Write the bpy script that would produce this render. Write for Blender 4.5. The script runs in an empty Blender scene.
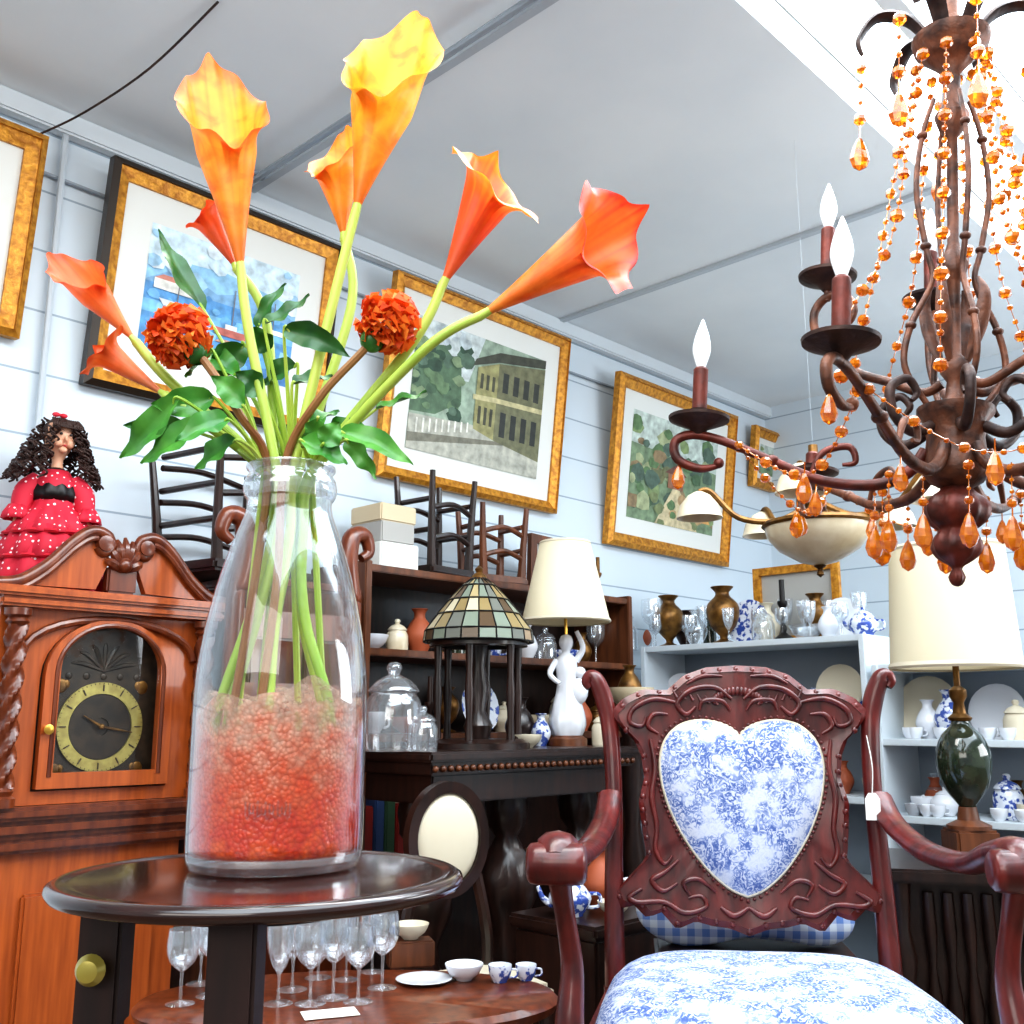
import bpy,bmesh,math,random
from mathutils import Vector as V, Matrix as M
R=math.radians; PI=math.pi; rnd=random.Random(7)
sin,cos=math.sin,math.cos
SC=bpy.context.scene; C=SC.collection
PITCH=math.atan(208/1024); F=1024.0; CAM=V((0,0,.95))
def ray(px,py):
    u=512-py; f=F*cos(PITCH)-u*sin(PITCH); z=F*sin(PITCH)+u*cos(PITCH)
    return V(((px-512)/f,1,z/f))
def P(px,py,Y): return CAM+ray(px,py)*Y
def Pz(px,py,z): d=ray(px,py); return CAM+d*((z-.95)/d.z)
U=V((.693,.721,0)).normalized(); N=V((U.y,-U.x,0)); D=2.6
RZ=math.atan2(U.y,U.x)
def Pp(px,py,perp): d=ray(px,py); return CAM+d*(perp/(-(d.dot(N))))
def RW(s,yl,z): return U*s-N*yl+V((0,0,z))
def at(px,py,perp,z): p=Pp(px,py,perp); p.z=z; return p
# ---------------------------------------------------------------- materials
def g(r,gg,b):
    f=lambda v:(v/255/12.92 if v<=10 else ((v/255+.055)/1.055)**2.4)
    return (f(r),f(gg),f(b),1)
def newmat(n):
    m=bpy.data.materials.new(n); m.use_nodes=True
    return m,m.node_tree,m.node_tree.nodes['Principled BSDF']
def mat(n,col,rough=.5,metal=0,col2=None,scale=20,stretch=(1,1,1),bump=0,coat=0,emit=0,trans=0,lo=.35,hi=.65):
    m,nt,b=newmat(n); I=b.inputs
    I['Base Color'].default_value=col; I['Roughness'].default_value=rough; I['Metallic'].default_value=metal
    I['Coat Weight'].default_value=coat; I['Coat Roughness'].default_value=.1; I['Transmission Weight'].default_value=trans
    if emit: I['Emission Color'].default_value=col; I['Emission Strength'].default_value=emit
    if col2 or bump:
        tc=nt.nodes.new('ShaderNodeTexCoord'); mp=nt.nodes.new('ShaderNodeMapping'); mp.inputs['Scale'].default_value=stretch
        nz=nt.nodes.new('ShaderNodeTexNoise'); nz.inputs['Scale'].default_value=scale; nz.inputs['Detail'].default_value=5
        nt.links.new(tc.outputs['Object'],mp.inputs[0]); nt.links.new(mp.outputs[0],nz.inputs['Vector'])
        if col2:
            r=nt.nodes.new('ShaderNodeValToRGB'); r.color_ramp.elements[0].position=lo; r.color_ramp.elements[1].position=hi
            r.color_ramp.elements[0].color=col; r.color_ramp.elements[1].color=col2
            nt.links.new(nz.outputs['Fac'],r.inputs[0]); nt.links.new(r.outputs[0],I['Base Color'])
        if bump:
            bp=nt.nodes.new('ShaderNodeBump'); bp.inputs['Strength'].default_value=bump; bp.inputs['Distance'].default_value=.01
            nt.links.new(nz.outputs['Fac'],bp.inputs['Height']); nt.links.new(bp.outputs[0],I['Normal'])
    return m
def glass(n,tint=(1,1,1,1),base=.05,amt=.75,rough=.03,haze=0,pw_=2.2):
    m=bpy.data.materials.new(n); m.use_nodes=True; nt=m.node_tree; nt.nodes.clear()
    o=nt.nodes.new('ShaderNodeOutputMaterial'); mx=nt.nodes.new('ShaderNodeMixShader')
    t=nt.nodes.new('ShaderNodeBsdfTransparent'); t.inputs[0].default_value=tint
    gl=nt.nodes.new('ShaderNodeBsdfGlossy'); gl.inputs['Roughness'].default_value=rough; gl.inputs[0].default_value=(.95,.97,1,1)
    lw=nt.nodes.new('ShaderNodeLayerWeight'); lw.inputs[0].default_value=.35
    pw=nt.nodes.new('ShaderNodeMath'); pw.operation='POWER'; pw.inputs[1].default_value=pw_
    ma=nt.nodes.new('ShaderNodeMath'); ma.operation='MULTIPLY_ADD'; ma.inputs[1].default_value=amt; ma.inputs[2].default_value=base
    L=nt.links.new; L(lw.outputs['Facing'],pw.inputs[0]); L(pw.outputs[0],ma.inputs[0]); L(ma.outputs[0],mx.inputs[0]); L(t.outputs[0],mx.inputs[1]); L(gl.outputs[0],mx.inputs[2])
    out=mx.outputs[0]
    if haze:
        df=nt.nodes.new('ShaderNodeBsdfDiffuse'); df.inputs[0].default_value=(.9,.93,.96,1); m2=nt.nodes.new('ShaderNodeMixShader'); m2.inputs[0].default_value=haze
        L(out,m2.inputs[1]); L(df.outputs[0],m2.inputs[2]); out=m2.outputs[0]
    L(out,o.inputs[0])
    return m
def vcol(n,rough=.45,transl=0,nz_amt=0,nzs=60,emit=0,mott=None):
    m,nt,b=newmat(n); a=nt.nodes.new('ShaderNodeAttribute'); a.attribute_name='Col'; out=a.outputs['Color']; L=nt.links.new
    tc=nt.nodes.new('ShaderNodeTexCoord')
    if mott:
        nz=nt.nodes.new('ShaderNodeTexNoise'); nz.inputs['Scale'].default_value=34; nz.inputs['Detail'].default_value=6; nz.inputs['Distortion'].default_value=.8
        L(tc.outputs['Object'],nz.inputs['Vector']); mr=nt.nodes.new('ShaderNodeMapRange'); mr.inputs[1].default_value=.46; mr.inputs[2].default_value=.7; mr.inputs[3].default_value=0; mr.inputs[4].default_value=.65
        L(nz.outputs['Fac'],mr.inputs[0]); mx=nt.nodes.new('ShaderNodeMix'); mx.data_type='RGBA'; mx.inputs['B'].default_value=mott; L(mr.outputs[0],mx.inputs['Factor']); L(out,mx.inputs['A']); out=mx.outputs['Result']
    if nz_amt:
        nz=nt.nodes.new('ShaderNodeTexNoise'); nz.inputs['Scale'].default_value=nzs; nz.inputs['Detail'].default_value=6
        L(tc.outputs['Object'],nz.inputs['Vector'])
        mr=nt.nodes.new('ShaderNodeMapRange'); mr.inputs[1].default_value=.3; mr.inputs[2].default_value=.7; mr.inputs[3].default_value=1-nz_amt; mr.inputs[4].default_value=1+nz_amt
        L(nz.outputs['Fac'],mr.inputs[0])
        mu=nt.nodes.new('ShaderNodeVectorMath'); mu.operation='SCALE'; L(out,mu.inputs[0]); L(mr.outputs[0],mu.inputs['Scale']); out=mu.outputs[0]
    L(out,b.inputs['Base Color']); b.inputs['Roughness'].default_value=rough
    if emit: L(out,b.inputs['Emission Color']); b.inputs['Emission Strength'].default_value=emit
    if transl:
        t=nt.nodes.new('ShaderNodeBsdfTranslucent'); L(out,t.inputs[0]); mx=nt.nodes.new('ShaderNodeMixShader'); mx.inputs[0].default_value=transl
        o=nt.nodes['Material Output']; L(b.outputs[0],mx.inputs[1]); L(t.outputs[0],mx.inputs[2]); L(mx.outputs[0],o.inputs[0])
    return m
def toile(n):
    m,nt,b=newmat(n); L=nt.links.new; tc=nt.nodes.new('ShaderNodeTexCoord')
    n1=nt.nodes.new('ShaderNodeTexNoise'); n1.inputs['Scale'].default_value=21; n1.inputs['Detail'].default_value=3
    n2=nt.nodes.new('ShaderNodeTexNoise'); n2.inputs['Scale'].default_value=78; n2.inputs['Detail'].default_value=9; n2.inputs['Distortion'].default_value=2.6
    L(tc.outputs['Object'],n1.inputs['Vector']); L(tc.outputs['Object'],n2.inputs['Vector'])
    m1=nt.nodes.new('ShaderNodeMapRange'); m1.inputs[1].default_value=.40; m1.inputs[2].default_value=.56; m1.inputs[3].default_value=.12
    m2=nt.nodes.new('ShaderNodeMapRange'); m2.inputs[1].default_value=.42; m2.inputs[2].default_value=.57
    L(n1.outputs['Fac'],m1.inputs[0]); L(n2.outputs['Fac'],m2.inputs[0])
    mu=nt.nodes.new('ShaderNodeMath'); mu.operation='MULTIPLY'; L(m1.outputs[0],mu.inputs[0]); L(m2.outputs[0],mu.inputs[1])
    r=nt.nodes.new('ShaderNodeValToRGB'); r.color_ramp.elements[0].position=.05; r.color_ramp.elements[0].color=g(202,206,218); r.color_ramp.elements[1].position=.9; r.color_ramp.elements[1].color=g(74,98,160)
    e=r.color_ramp.elements.new(.35); e.color=g(146,160,198)
    L(mu.outputs[0],r.inputs[0]); L(r.outputs[0],b.inputs['Base Color']); b.inputs['Roughness'].default_value=.8
    return m
def dots(n,bg,fg,scale,th):
    m,nt,b=newmat(n); L=nt.links.new; tc=nt.nodes.new('ShaderNodeTexCoord'); vo=nt.nodes.new('ShaderNodeTexVoronoi'); vo.inputs['Scale'].default_value=scale; vo.inputs['Randomness'].default_value=.5
    lt=nt.nodes.new('ShaderNodeMath'); lt.operation='LESS_THAN'; lt.inputs[1].default_value=th
    mx=nt.nodes.new('ShaderNodeMix'); mx.data_type='RGBA'; mx.inputs['A'].default_value=bg; mx.inputs['B'].default_value=fg
    L(tc.outputs['Object'],vo.inputs['Vector']); L(vo.outputs['Distance'],lt.inputs[0]); L(lt.outputs[0],mx.inputs['Factor']); L(mx.outputs['Result'],b.inputs['Base Color']); b.inputs['Roughness'].default_value=.7
    return m
def gingham(n):
    m,nt,b=newmat(n); L=nt.links.new; tc=nt.nodes.new('ShaderNodeTexCoord'); sp=nt.nodes.new('ShaderNodeSeparateXYZ'); L(tc.outputs['Object'],sp.inputs[0]); s=[]
    for ax in (0,2):
        a=nt.nodes.new('ShaderNodeMath'); a.operation='MULTIPLY'; a.inputs[1].default_value=200; L(sp.outputs[ax],a.inputs[0])
        b_=nt.nodes.new('ShaderNodeMath'); b_.operation='SINE'; L(a.outputs[0],b_.inputs[0]); c=nt.nodes.new('ShaderNodeMath'); c.operation='GREATER_THAN'; c.inputs[1].default_value=0; L(b_.outputs[0],c.inputs[0]); s.append(c)
    ad=nt.nodes.new('ShaderNodeMath'); ad.operation='ADD'; L(s[0].outputs[0],ad.inputs[0]); L(s[1].outputs[0],ad.inputs[1])
    hv=nt.nodes.new('ShaderNodeMath'); hv.operation='MULTIPLY'; hv.inputs[1].default_value=.5; L(ad.outputs[0],hv.inputs[0])
    r=nt.nodes.new('ShaderNodeValToRGB'); r.color_ramp.elements[0].color=g(220,230,244); r.color_ramp.elements[1].color=g(108,142,206); L(hv.outputs[0],r.inputs[0])
    L(r.outputs[0],b.inputs['Base Color']); b.inputs['Roughness'].default_value=.85
    return m
def planks(n,c1,c2,h):
    m,nt,b=newmat(n); L=nt.links.new; tc=nt.nodes.new('ShaderNodeTexCoord'); sp=nt.nodes.new('ShaderNodeSeparateXYZ'); md=nt.nodes.new('ShaderNodeMath'); md.operation='MODULO'; md.inputs[1].default_value=h
    lt=nt.nodes.new('ShaderNodeMath'); lt.operation='LESS_THAN'; lt.inputs[1].default_value=.006
    mx=nt.nodes.new('ShaderNodeMix'); mx.data_type='RGBA'; mx.inputs['A'].default_value=c1; mx.inputs['B'].default_value=c2
    L(tc.outputs['Object'],sp.inputs[0]); L(sp.outputs[2],md.inputs[0]); L(md.outputs[0],lt.inputs[0]); L(lt.outputs[0],mx.inputs['Factor']); L(mx.outputs['Result'],b.inputs['Base Color']); b.inputs['Roughness'].default_value=.55
    return m
def gelmat(n):
    m,nt,b=newmat(n); L=nt.links.new; tc=nt.nodes.new('ShaderNodeTexCoord'); sp=nt.nodes.new('ShaderNodeSeparateXYZ'); L(tc.outputs['Object'],sp.inputs[0])
    nz=nt.nodes.new('ShaderNodeTexNoise'); nz.inputs['Scale'].default_value=55; nz.inputs['Detail'].default_value=8; L(tc.outputs['Object'],nz.inputs['Vector'])
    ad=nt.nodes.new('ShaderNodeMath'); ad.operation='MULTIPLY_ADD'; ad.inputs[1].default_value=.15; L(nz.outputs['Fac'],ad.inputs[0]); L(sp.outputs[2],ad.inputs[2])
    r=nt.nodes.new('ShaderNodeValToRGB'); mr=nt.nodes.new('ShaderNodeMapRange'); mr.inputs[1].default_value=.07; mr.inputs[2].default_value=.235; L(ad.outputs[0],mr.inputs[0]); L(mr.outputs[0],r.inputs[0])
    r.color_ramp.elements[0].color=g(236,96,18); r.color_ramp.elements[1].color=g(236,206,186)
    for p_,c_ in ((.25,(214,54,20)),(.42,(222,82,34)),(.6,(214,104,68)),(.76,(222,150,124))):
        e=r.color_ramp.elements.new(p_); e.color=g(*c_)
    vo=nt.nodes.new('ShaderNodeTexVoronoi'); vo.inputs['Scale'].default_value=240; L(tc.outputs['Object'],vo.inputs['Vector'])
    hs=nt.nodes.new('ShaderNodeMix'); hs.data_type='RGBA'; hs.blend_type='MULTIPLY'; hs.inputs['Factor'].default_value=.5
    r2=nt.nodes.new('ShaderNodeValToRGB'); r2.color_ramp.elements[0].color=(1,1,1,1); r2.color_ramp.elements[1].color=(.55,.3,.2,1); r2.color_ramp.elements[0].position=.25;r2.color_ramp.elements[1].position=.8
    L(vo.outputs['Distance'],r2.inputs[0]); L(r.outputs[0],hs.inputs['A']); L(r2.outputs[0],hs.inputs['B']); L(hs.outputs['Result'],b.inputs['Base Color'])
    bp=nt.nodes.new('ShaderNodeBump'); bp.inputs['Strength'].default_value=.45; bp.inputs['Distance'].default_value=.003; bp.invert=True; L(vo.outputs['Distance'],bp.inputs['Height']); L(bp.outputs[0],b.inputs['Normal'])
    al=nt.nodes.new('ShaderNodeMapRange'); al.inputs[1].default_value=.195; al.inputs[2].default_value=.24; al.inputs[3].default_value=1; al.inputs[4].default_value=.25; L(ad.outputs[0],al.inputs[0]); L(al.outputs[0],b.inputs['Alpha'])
    b.inputs['Roughness'].default_value=.25; L(hs.outputs['Result'],b.inputs['Emission Color']); b.inputs['Emission Strength'].default_value=.12  # faint self-glow added in the gel's own colour
    return m
MT={}
MT['wall']=planks('painted_boards',g(206,217,226),g(152,168,182),.165)
MT['ceil']=mat('ceiling_paint',g(222,229,234),.6,col2=g(234,239,242),scale=1.5)
MT['batten']=mat('batten_paint',g(186,195,203),.5)
MT['floor']=mat('floor_tiles',g(84,62,48),.4,col2=g(106,80,62),scale=8)
MT['white']=mat('white_paint',g(206,214,220),.5)
MT['glow']=mat('skylight_glazing',g(232,246,255),.4,emit=4.8)
MT['steel']=mat('grey_metal',g(150,160,170),.4,.2)
MT['gold']=mat('gilt_frame',g(218,156,56),.38,.4,col2=g(166,106,32),scale=60,bump=.3)
MT['blackgilt']=mat('black_frame',g(46,36,28),.35,.1)
MT['matboard']=mat('mat_board',g(222,224,220),.7)
MT['paint']=vcol('painted_picture',.5,nz_amt=.35,nzs=30)
MT['oak']=mat('orange_mahogany',g(182,92,40),.32,0,g(146,68,28),14,(5,5,.4),coat=.35,lo=.3,hi=.7)
MT['oakdark']=mat('dark_mahogany',g(120,58,29),.32,0,g(86,37,19),14,(4,4,.4),coat=.4)
MT['chairwood']=mat('red_mahogany',g(106,34,30),.32,0,g(68,19,19),22,(2,2,.6),bump=.12,coat=.35)
MT['dark']=mat('dark_walnut',g(48,28,22),.34,0,g(28,17,14),16,(3,3,.5),coat=.3)
MT['legwood']=mat('dark_leg_wood',g(48,25,21),.5,0,g(32,17,15),16,(3,3,.5))
MT['table']=mat('table_varnish',g(52,27,23),.17,0,g(36,19,17),9,(1,6,1),coat=.7)
MT['brown']=mat('brown_wood',g(110,63,36),.4,0,g(76,42,24),14,(3,3,.4))
MT['brass']=mat('brass',g(206,162,74),.3,.8)
MT['knob']=mat('pale_brass_knob',g(190,176,88),.3,.3)
MT['oldbrass']=mat('antique_brass',g(140,100,48),.36,.6,col2=g(82,55,26),scale=30)
MT['dial']=mat('dial_plate',g(62,49,37),.4,.2,col2=g(40,33,26),scale=40)
MT['silver']=mat('aged_brass_ring',g(188,174,100),.38,.35,col2=g(158,142,80),scale=40)
MT['mark']=mat('dark_numeral',g(66,50,34),.5)
MT['black']=mat('black_iron',g(24,22,22),.4,.3)
MT['rust']=mat('rust_bronze',g(118,70,46),.5,.25,col2=g(60,37,29),scale=34,bump=.5,coat=.08)
MT['rustdark']=mat('dark_bronze',g(72,49,41),.5,.3,col2=g(42,31,31),scale=34,bump=.4)
MT['rustred']=mat('red_bronze',g(112,46,33),.45,.3,col2=g(66,30,23),scale=30,bump=.3)
MT['bulb']=mat('milky_bulb',g(230,236,240),.15,emit=.3,coat=.6)
MT['amber']=mat('amber_crystal',g(236,148,28),.04,0,g(186,88,10),70,trans=.55,coat=.8)
b_=MT['amber'].node_tree.nodes['Principled BSDF']; b_.inputs['Emission Color'].default_value=g(230,122,16); b_.inputs['Emission Strength'].default_value=.07  # slight glow put into the crystals for a golden, translucent look
MT['glass']=glass('clear_glass',(.965,.98,.975,1),.035,.9,pw_=1.8)
MT['crystal']=glass('cut_crystal',(.95,.965,.975,1),.16,.8,.1,.06,1.7)
MT['gel']=gelmat('orange_gel')
MT['petal']=vcol('petal',.4,.3,nz_amt=.12,nzs=50,mott=g(232,96,28))
MT['pompon']=vcol('marigold_petal',.5,.2)
MT['leaf']=mat('leaf_green',g(48,120,42),.4,0,g(96,164,64),25,coat=.2)
MT['leafdark']=mat('leaf_dark',g(30,80,38),.4,0,g(58,120,52),25,coat=.2)
MT['stem']=mat('stem_green',g(138,180,56),.4,0,g(196,212,98),12,(1,1,.2))
MT['stembrown']=mat('stem_brown',g(134,76,46),.5,0,g(154,110,62),12)
MT['toile']=toile('blue_toile'); MT['gingham']=gingham('blue_gingham')
MT['reddots']=dots('red_polka',g(200,32,58),g(240,222,224),74,.22)
MT['skin']=mat('doll_skin',g(222,168,138),.5); MT['hair']=mat('dark_hair',g(56,33,26),.5,bump=.8,scale=120)
MT['redfab']=mat('red_ribbon',g(196,30,50),.6); MT['lips']=mat('lip_red',g(176,50,54),.4); MT['eye']=mat('eye_dark',g(40,30,28),.2)
MT['shade']=mat('cream_shade',g(218,208,180),.8,emit=.04); MT['porc']=mat('white_porcelain',g(222,224,230),.2,coat=.4)
MT['cream']=mat('cream_glass',g(226,216,192),.3,col2=g(204,188,158),scale=14,coat=.4)
MT['bluepor']=mat('blue_white_china',g(220,225,236),.2,0,g(60,84,160),50,lo=.5,hi=.56,coat=.4)
MT['green']=mat('dark_green_glass',g(24,34,26),.08,0,g(50,60,44),30,coat=.8)
MT['terracotta']=mat('terracotta',g(170,88,56),.6); MT['grey']=mat('grey_card',g(170,168,164),.7); MT['beige']=mat('beige_card',g(206,190,160),.7)
MT['stained']=vcol('stained_glass',.3,emit=.06)
MT['creamfab']=mat('cream_fabric',g(208,198,176),.8); MT['tag']=mat('paper_tag',g(240,240,236),.8)
MT['redbook']=mat('red_cloth',g(150,40,34),.6); MT['bluebook']=mat('blue_cloth',g(60,84,130),.6); MT['greenbook']=mat('green_cloth',g(64,96,70),.6)
# ---------------------------------------------------------------- mesh builder
def crs(pts,k):
    pts=[tuple(p) for p in pts]
    if k<=1 or len(pts)<3: return pts
    out=[];n=len(pts)
    for i in range(n-1):
        p0=pts[max(i-1,0)];p1=pts[i];p2=pts[i+1];p3=pts[min(i+2,n-1)]
        for j in range(k):
            t=j/k
            out.append(tuple(.5*((2*b)+(-a+c)*t+(2*a-5*b+4*c-d)*t*t+(-a+3*b-3*c+d)*t**3) for a,b,c,d in zip(p0,p1,p2,p3)))
    out.append(pts[-1]); return out
class MB:
    def __init__(s): s.bm=bmesh.new(); s.cl=s.bm.verts.layers.float_color.new('Col')
    def colset(s,v,c): v[s.cl]=c
    def face(s,vs):
        try: return s.bm.faces.new(vs)
        except ValueError: return None
    def box(s,c,d,rot=None,bev=0):
        m=M.Translation(c)@(rot or M())@M.Diagonal((d[0],d[1],d[2],1))
        r=bmesh.ops.create_cube(s.bm,size=1,matrix=m)
        if bev:
            e={e for v in r['verts'] for e in v.link_edges}
            bmesh.ops.bevel(s.bm,geom=list(e),offset=bev,segments=2,affect='EDGES')
        return s
    def lathe(s,prof,c=(0,0,0),n=24,mx=None,rip=None,k=1):
        c=V(c); prof=crs(prof,k); rings=[]
        for r,z in prof:
            r=max(r,0)
            if r<1e-5: pts=[V((0,0,z))]
            else:
                pts=[]
                for i in range(n):
                    a=2*PI*i/n; rr=r*(rip(a,z) if rip else 1); pts.append(V((rr*cos(a),rr*sin(a),z)))
            rings.append([s.bm.verts.new((mx@p if mx else p)+c) for p in pts])
        for a,b in zip(rings,rings[1:]):
            for i in range(n):
                j=(i+1)%n
                if len(a)==1 and len(b)==1: break
                if len(a)==1: s.face((a[0],b[i],b[j]))
                elif len(b)==1: s.face((a[i],a[j],b[0]))
                else: s.face((a[i],a[j],b[j],b[i]))
        return s
    def ball(s,c,r,n=12,m=8):
        r=(r,r,r) if not hasattr(r,'__len__') else r
        bmesh.ops.create_uvsphere(s.bm,u_segments=n,v_segments=m,radius=1,matrix=M.Translation(c)@M.Diagonal((r[0],r[1],r[2],1))); return s
    def tube(s,pts,rad,n=8,k=6,fx=1):
        pts=[tuple(p) for p in pts]; rad=[rad]*len(pts) if not hasattr(rad,'__len__') else rad
        q=crs([p+(r,) for p,r in zip(pts,rad)],k); ps=[V(p[:3]) for p in q]; L=len(ps); rings=[]; nr=None
        for i,p in enumerate(ps):
            t=(ps[min(i+1,L-1)]-ps[max(i-1,0)])
            if t.length<1e-9: t=V((0,0,1))
            t.normalize()
            if nr is None:
                up=V((0,0,1)) if abs(t.z)<.9 else V((0,1,0)); nr=(up-t*up.dot(t)).normalized()
            else: nr=(nr-t*nr.dot(t)).normalized()
            sd=t.cross(nr); r=max(q[i][3],1e-4)
            rings.append([s.bm.verts.new(p+(nr*cos(2*PI*j/n)+sd*sin(2*PI*j/n)*fx)*r) for j in range(n)])
        for a,b in zip(rings,rings[1:]):
            for j in range(n): s.face((a[j],a[(j+1)%n],b[(j+1)%n],b[j]))
        s.face(rings[0][::-1]); s.face(rings[-1]); return s
    def prism(s,poly,d,mx=None):
        mx=mx or M(); a=[s.bm.verts.new(mx@V((x,-d/2,z))) for x,z in poly]; b=[s.bm.verts.new(mx@V((x,d/2,z))) for x,z in poly]
        n=len(poly); s.face(a);s.face(b[::-1])
        for i in range(n): s.face((a[i],b[i],b[(i+1)%n],a[(i+1)%n]))
        return s
    def ring(s,outer,inner,d,mx=None,yi=0):
        mx=mx or M(); n=len(outer)
        def row(l,y): return [s.bm.verts.new(mx@V((x,y,z))) for x,z in l]
        of,ob,jf,jb=row(outer,-d/2),row(outer,d/2),row(inner,-d/2+yi),row(inner,d/2)
        for i in range(n):
            j=(i+1)%n
            s.face((of[i],of[j],jf[j],jf[i])); s.face((ob[j],ob[i],jb[i],jb[j])); s.face((of[j],of[i],ob[i],ob[j])); s.face((jf[i],jf[j],jb[j],jb[i]))
        return s
    def sheet(s,f,nu,nv,wrap=False,colf=None):
        gr=[]
        for i in range(nu+1):
            row=[]
            for j in range(nv if wrap else nv+1):
                v=s.bm.verts.new(f(i/nu,j/nv)); row.append(v)
                if colf: s.colset(v,colf(i/nu,j/nv))
            gr.append(row)
        for i in range(nu):
            for j in range(nv):
                j2=(j+1)%nv if wrap else j+1
                s.face((gr[i][j],gr[i][j2],gr[i+1][j2],gr[i+1][j]))
        return s
    def poly(s,pts,c):
        vs=[s.bm.verts.new(p) for p in pts]
        for v in vs: s.colset(v,c)
        s.face(vs); return s
    def xf(s,m): bmesh.ops.transform(s.bm,matrix=m,verts=s.bm.verts); return s
    def build(s,name,m,parent=None,loc=None,rot=None,smooth=True,ang=38,norm=True,solid=0):
        if norm: bmesh.ops.recalc_face_normals(s.bm,faces=s.bm.faces)
        me=bpy.data.meshes.new(name); s.bm.to_mesh(me); s.bm.free()
        if smooth: me.shade_smooth(); me.set_sharp_from_angle(angle=R(ang))
        me.materials.append(MT[m] if isinstance(m,str) else m)
        o=bpy.data.objects.new(name,me); C.objects.link(o)
        if parent: o.parent=parent
        if loc is not None: o.location=loc
        if rot is not None: o.rotation_euler=rot
        if solid:
            md=o.modifiers.new('thickness','SOLIDIFY'); md.thickness=solid; md.offset=0
        return o
def tag(o,label,cat,group=None,kind=None):
    o['label']=label; o['category']=cat
    if group: o['group']=group
    if kind: o['kind']=kind
    return o
def thing(name,label,cat,loc=(0,0,0),rotz=0,group=None,rot=None):
    o=bpy.data.objects.new(name,None); C.objects.link(o); o.empty_display_size=.05; o.location=loc; o.rotation_euler=rot or (0,0,rotz)
    return tag(o,label,cat,group)
def struct(mb,name,m,**k):
    o=mb.build(name,m,**k); o['kind']='structure'; return o
# ---------------------------------------------------------------- room
ZC=2.54
struct(MB().box((1.0,-.3,-.05),(7.4,5.8,.1)),'floor','floor',rot=(0,0,RZ))
struct(MB().box((1.3,D+.05,1.27),(6.8,.1,2.54)),'wall_left','wall',rot=(0,0,RZ))
struct(MB().box((4.65,-.3,1.27),(.1,5.8,2.54)),'wall_back','wall',rot=(0,0,RZ))
def locr(p): return V((p.dot(U),-p.dot(N),p.z))
y1,y2,y3,y4=1.045,.80,.755,-.9
cb=MB()
cb.box((1.3,(D+y1)/2,ZC+.05),(6.8,D-y1,.1)).box((1.3,(y2+y3)/2,ZC+.03),(6.8,y2-y3,.14)).box((1.3,(y4-3)/2,ZC+.05),(6.8,3+y4,.1))
cb.box((4.2,(y1+y4)/2,ZC+.05),(1.0,y1-y4,.1)).box((-1.6,(y1+y4)/2,ZC+.05),(1.0,y1-y4,.1))
struct(cb,'ceiling','ceil',rot=(0,0,RZ))
struct(MB().box((1.3,(y1+y2)/2,ZC+.12),(5,y1-y2,.02)),'window_1','glow',rot=(0,0,RZ))
struct(MB().box((1.3,(y3+y4)/2,ZC+.12),(5,y3-y4,.02)),'window_2','glow',rot=(0,0,RZ))
tb=MB()
for px,py in ((400,93),(735,258)):
    s=locr(Pz(px,py,ZC)).x; tb.box((s,(D+y1)/2,ZC-.006),(.024,D-y1,.012))
struct(tb,'trim_1','batten',rot=(0,0,RZ))
struct(MB().box((1.3,D-.02,ZC-.03),(6.8,.04,.06),bev=.006),'trim_2','white',rot=(0,0,RZ))
struct(MB().box((1.3,D-.01,.06),(6.8,.02,.12)),'baseboard_left','white',rot=(0,0,RZ))
s0=locr(Pz(395,96,ZC)).x-.05
t=thing('electrical_conduit','grey metal conduit pipe running across the ceiling above the flowers','pipe',RW(s0,1.2,ZC-.03),RZ)
MB().tube([(0,0,0),(0,1.37,0)],.010,k=1).build('pipe','steel',t)
for y in (.1,.7,1.25): MB().box((0,y,.012),(.05,.02,.012)).build('clamp','steel',t)
t=thing('wall_cable','thin grey cable stapled along the wall boards above the pictures','cable',RW(.4,D-.01,2.35),RZ)
MB().tube([(0,0,.02),(1,0,0),(2.2,0,-.01),(3.6,0,0)],.006,k=5,n=6).build('cable','steel',t)
p0=Pp(38,135,2.56); t=thing('ceiling_wire','slack dark wire swagged from the ceiling to the gilt picture','wire',p0,0)
MB().tube([V((0,0,0)),Pz(85,112,2.50)-p0,Pz(150,68,2.52)-p0,Pz(218,2,2.535)-p0],.003,n=6).build('wire','rustdark',t)
t=thing('wall_conduit','pale vertical conduit pipe on wall between gold frame and harbour picture','pipe',Pp(47,330,2.58),0)
MB().tube([(0,0,-.3),(0,0,.62)],.009,k=1).build('pipe','batten',t)
# ---------------------------------------------------------------- pictures
def rectpts(w,h,z0=0): return [(-w/2,z0),(w/2,z0),(w/2,z0+h),(-w/2,z0+h)]
def picture(label,TL,TR,BR,BL,fw,outer,innerm,matw,polys,tilt=7,off=.02,group=None):
    tl,tr,br,bl=[Pp(*q,D-off-(.085 if i<2 else 0)) for i,q in enumerate((TL,TR,BR,BL))]
    b=(bl+br)/2; h=((tl.z+tr.z)/2-b.z)/cos(R(tilt))
    w=((tr-tl).dot(U)+(br-bl).dot(U))/2
    t=thing('framed_picture',label,'picture',b,0,group,rot=(R(tilt),0,RZ))
    f=MB()
    a,c,e=rectpts(w,h),rectpts(w-fw*.7,h-fw*.7,fw*.35),rectpts(w-2*fw,h-2*fw,fw)
    f.ring(a,c,.03,yi=-.012); f.build('frame',outer,t,ang=20)
    MB().ring(c,e,.034,yi=.012).build('frame_liner',innerm,t,ang=20)
    MB().box((0,.006,h/2),(w-2*fw+.004,.004,h-2*fw+.004)).build('mat_board','matboard',t)
    pw,ph=w-2*fw-2*matw,h-2*fw-2*matw
    if polys:
        m=MB()
        for i,(col,pl) in enumerate(polys):
            m.poly([V(((u-.5)*pw,.0035-i*.00006,fw+matw+v*ph)) for u,v in pl],g(*col))
        m.build('painting','paint',t,norm=False,smooth=False)
    return t
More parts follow.
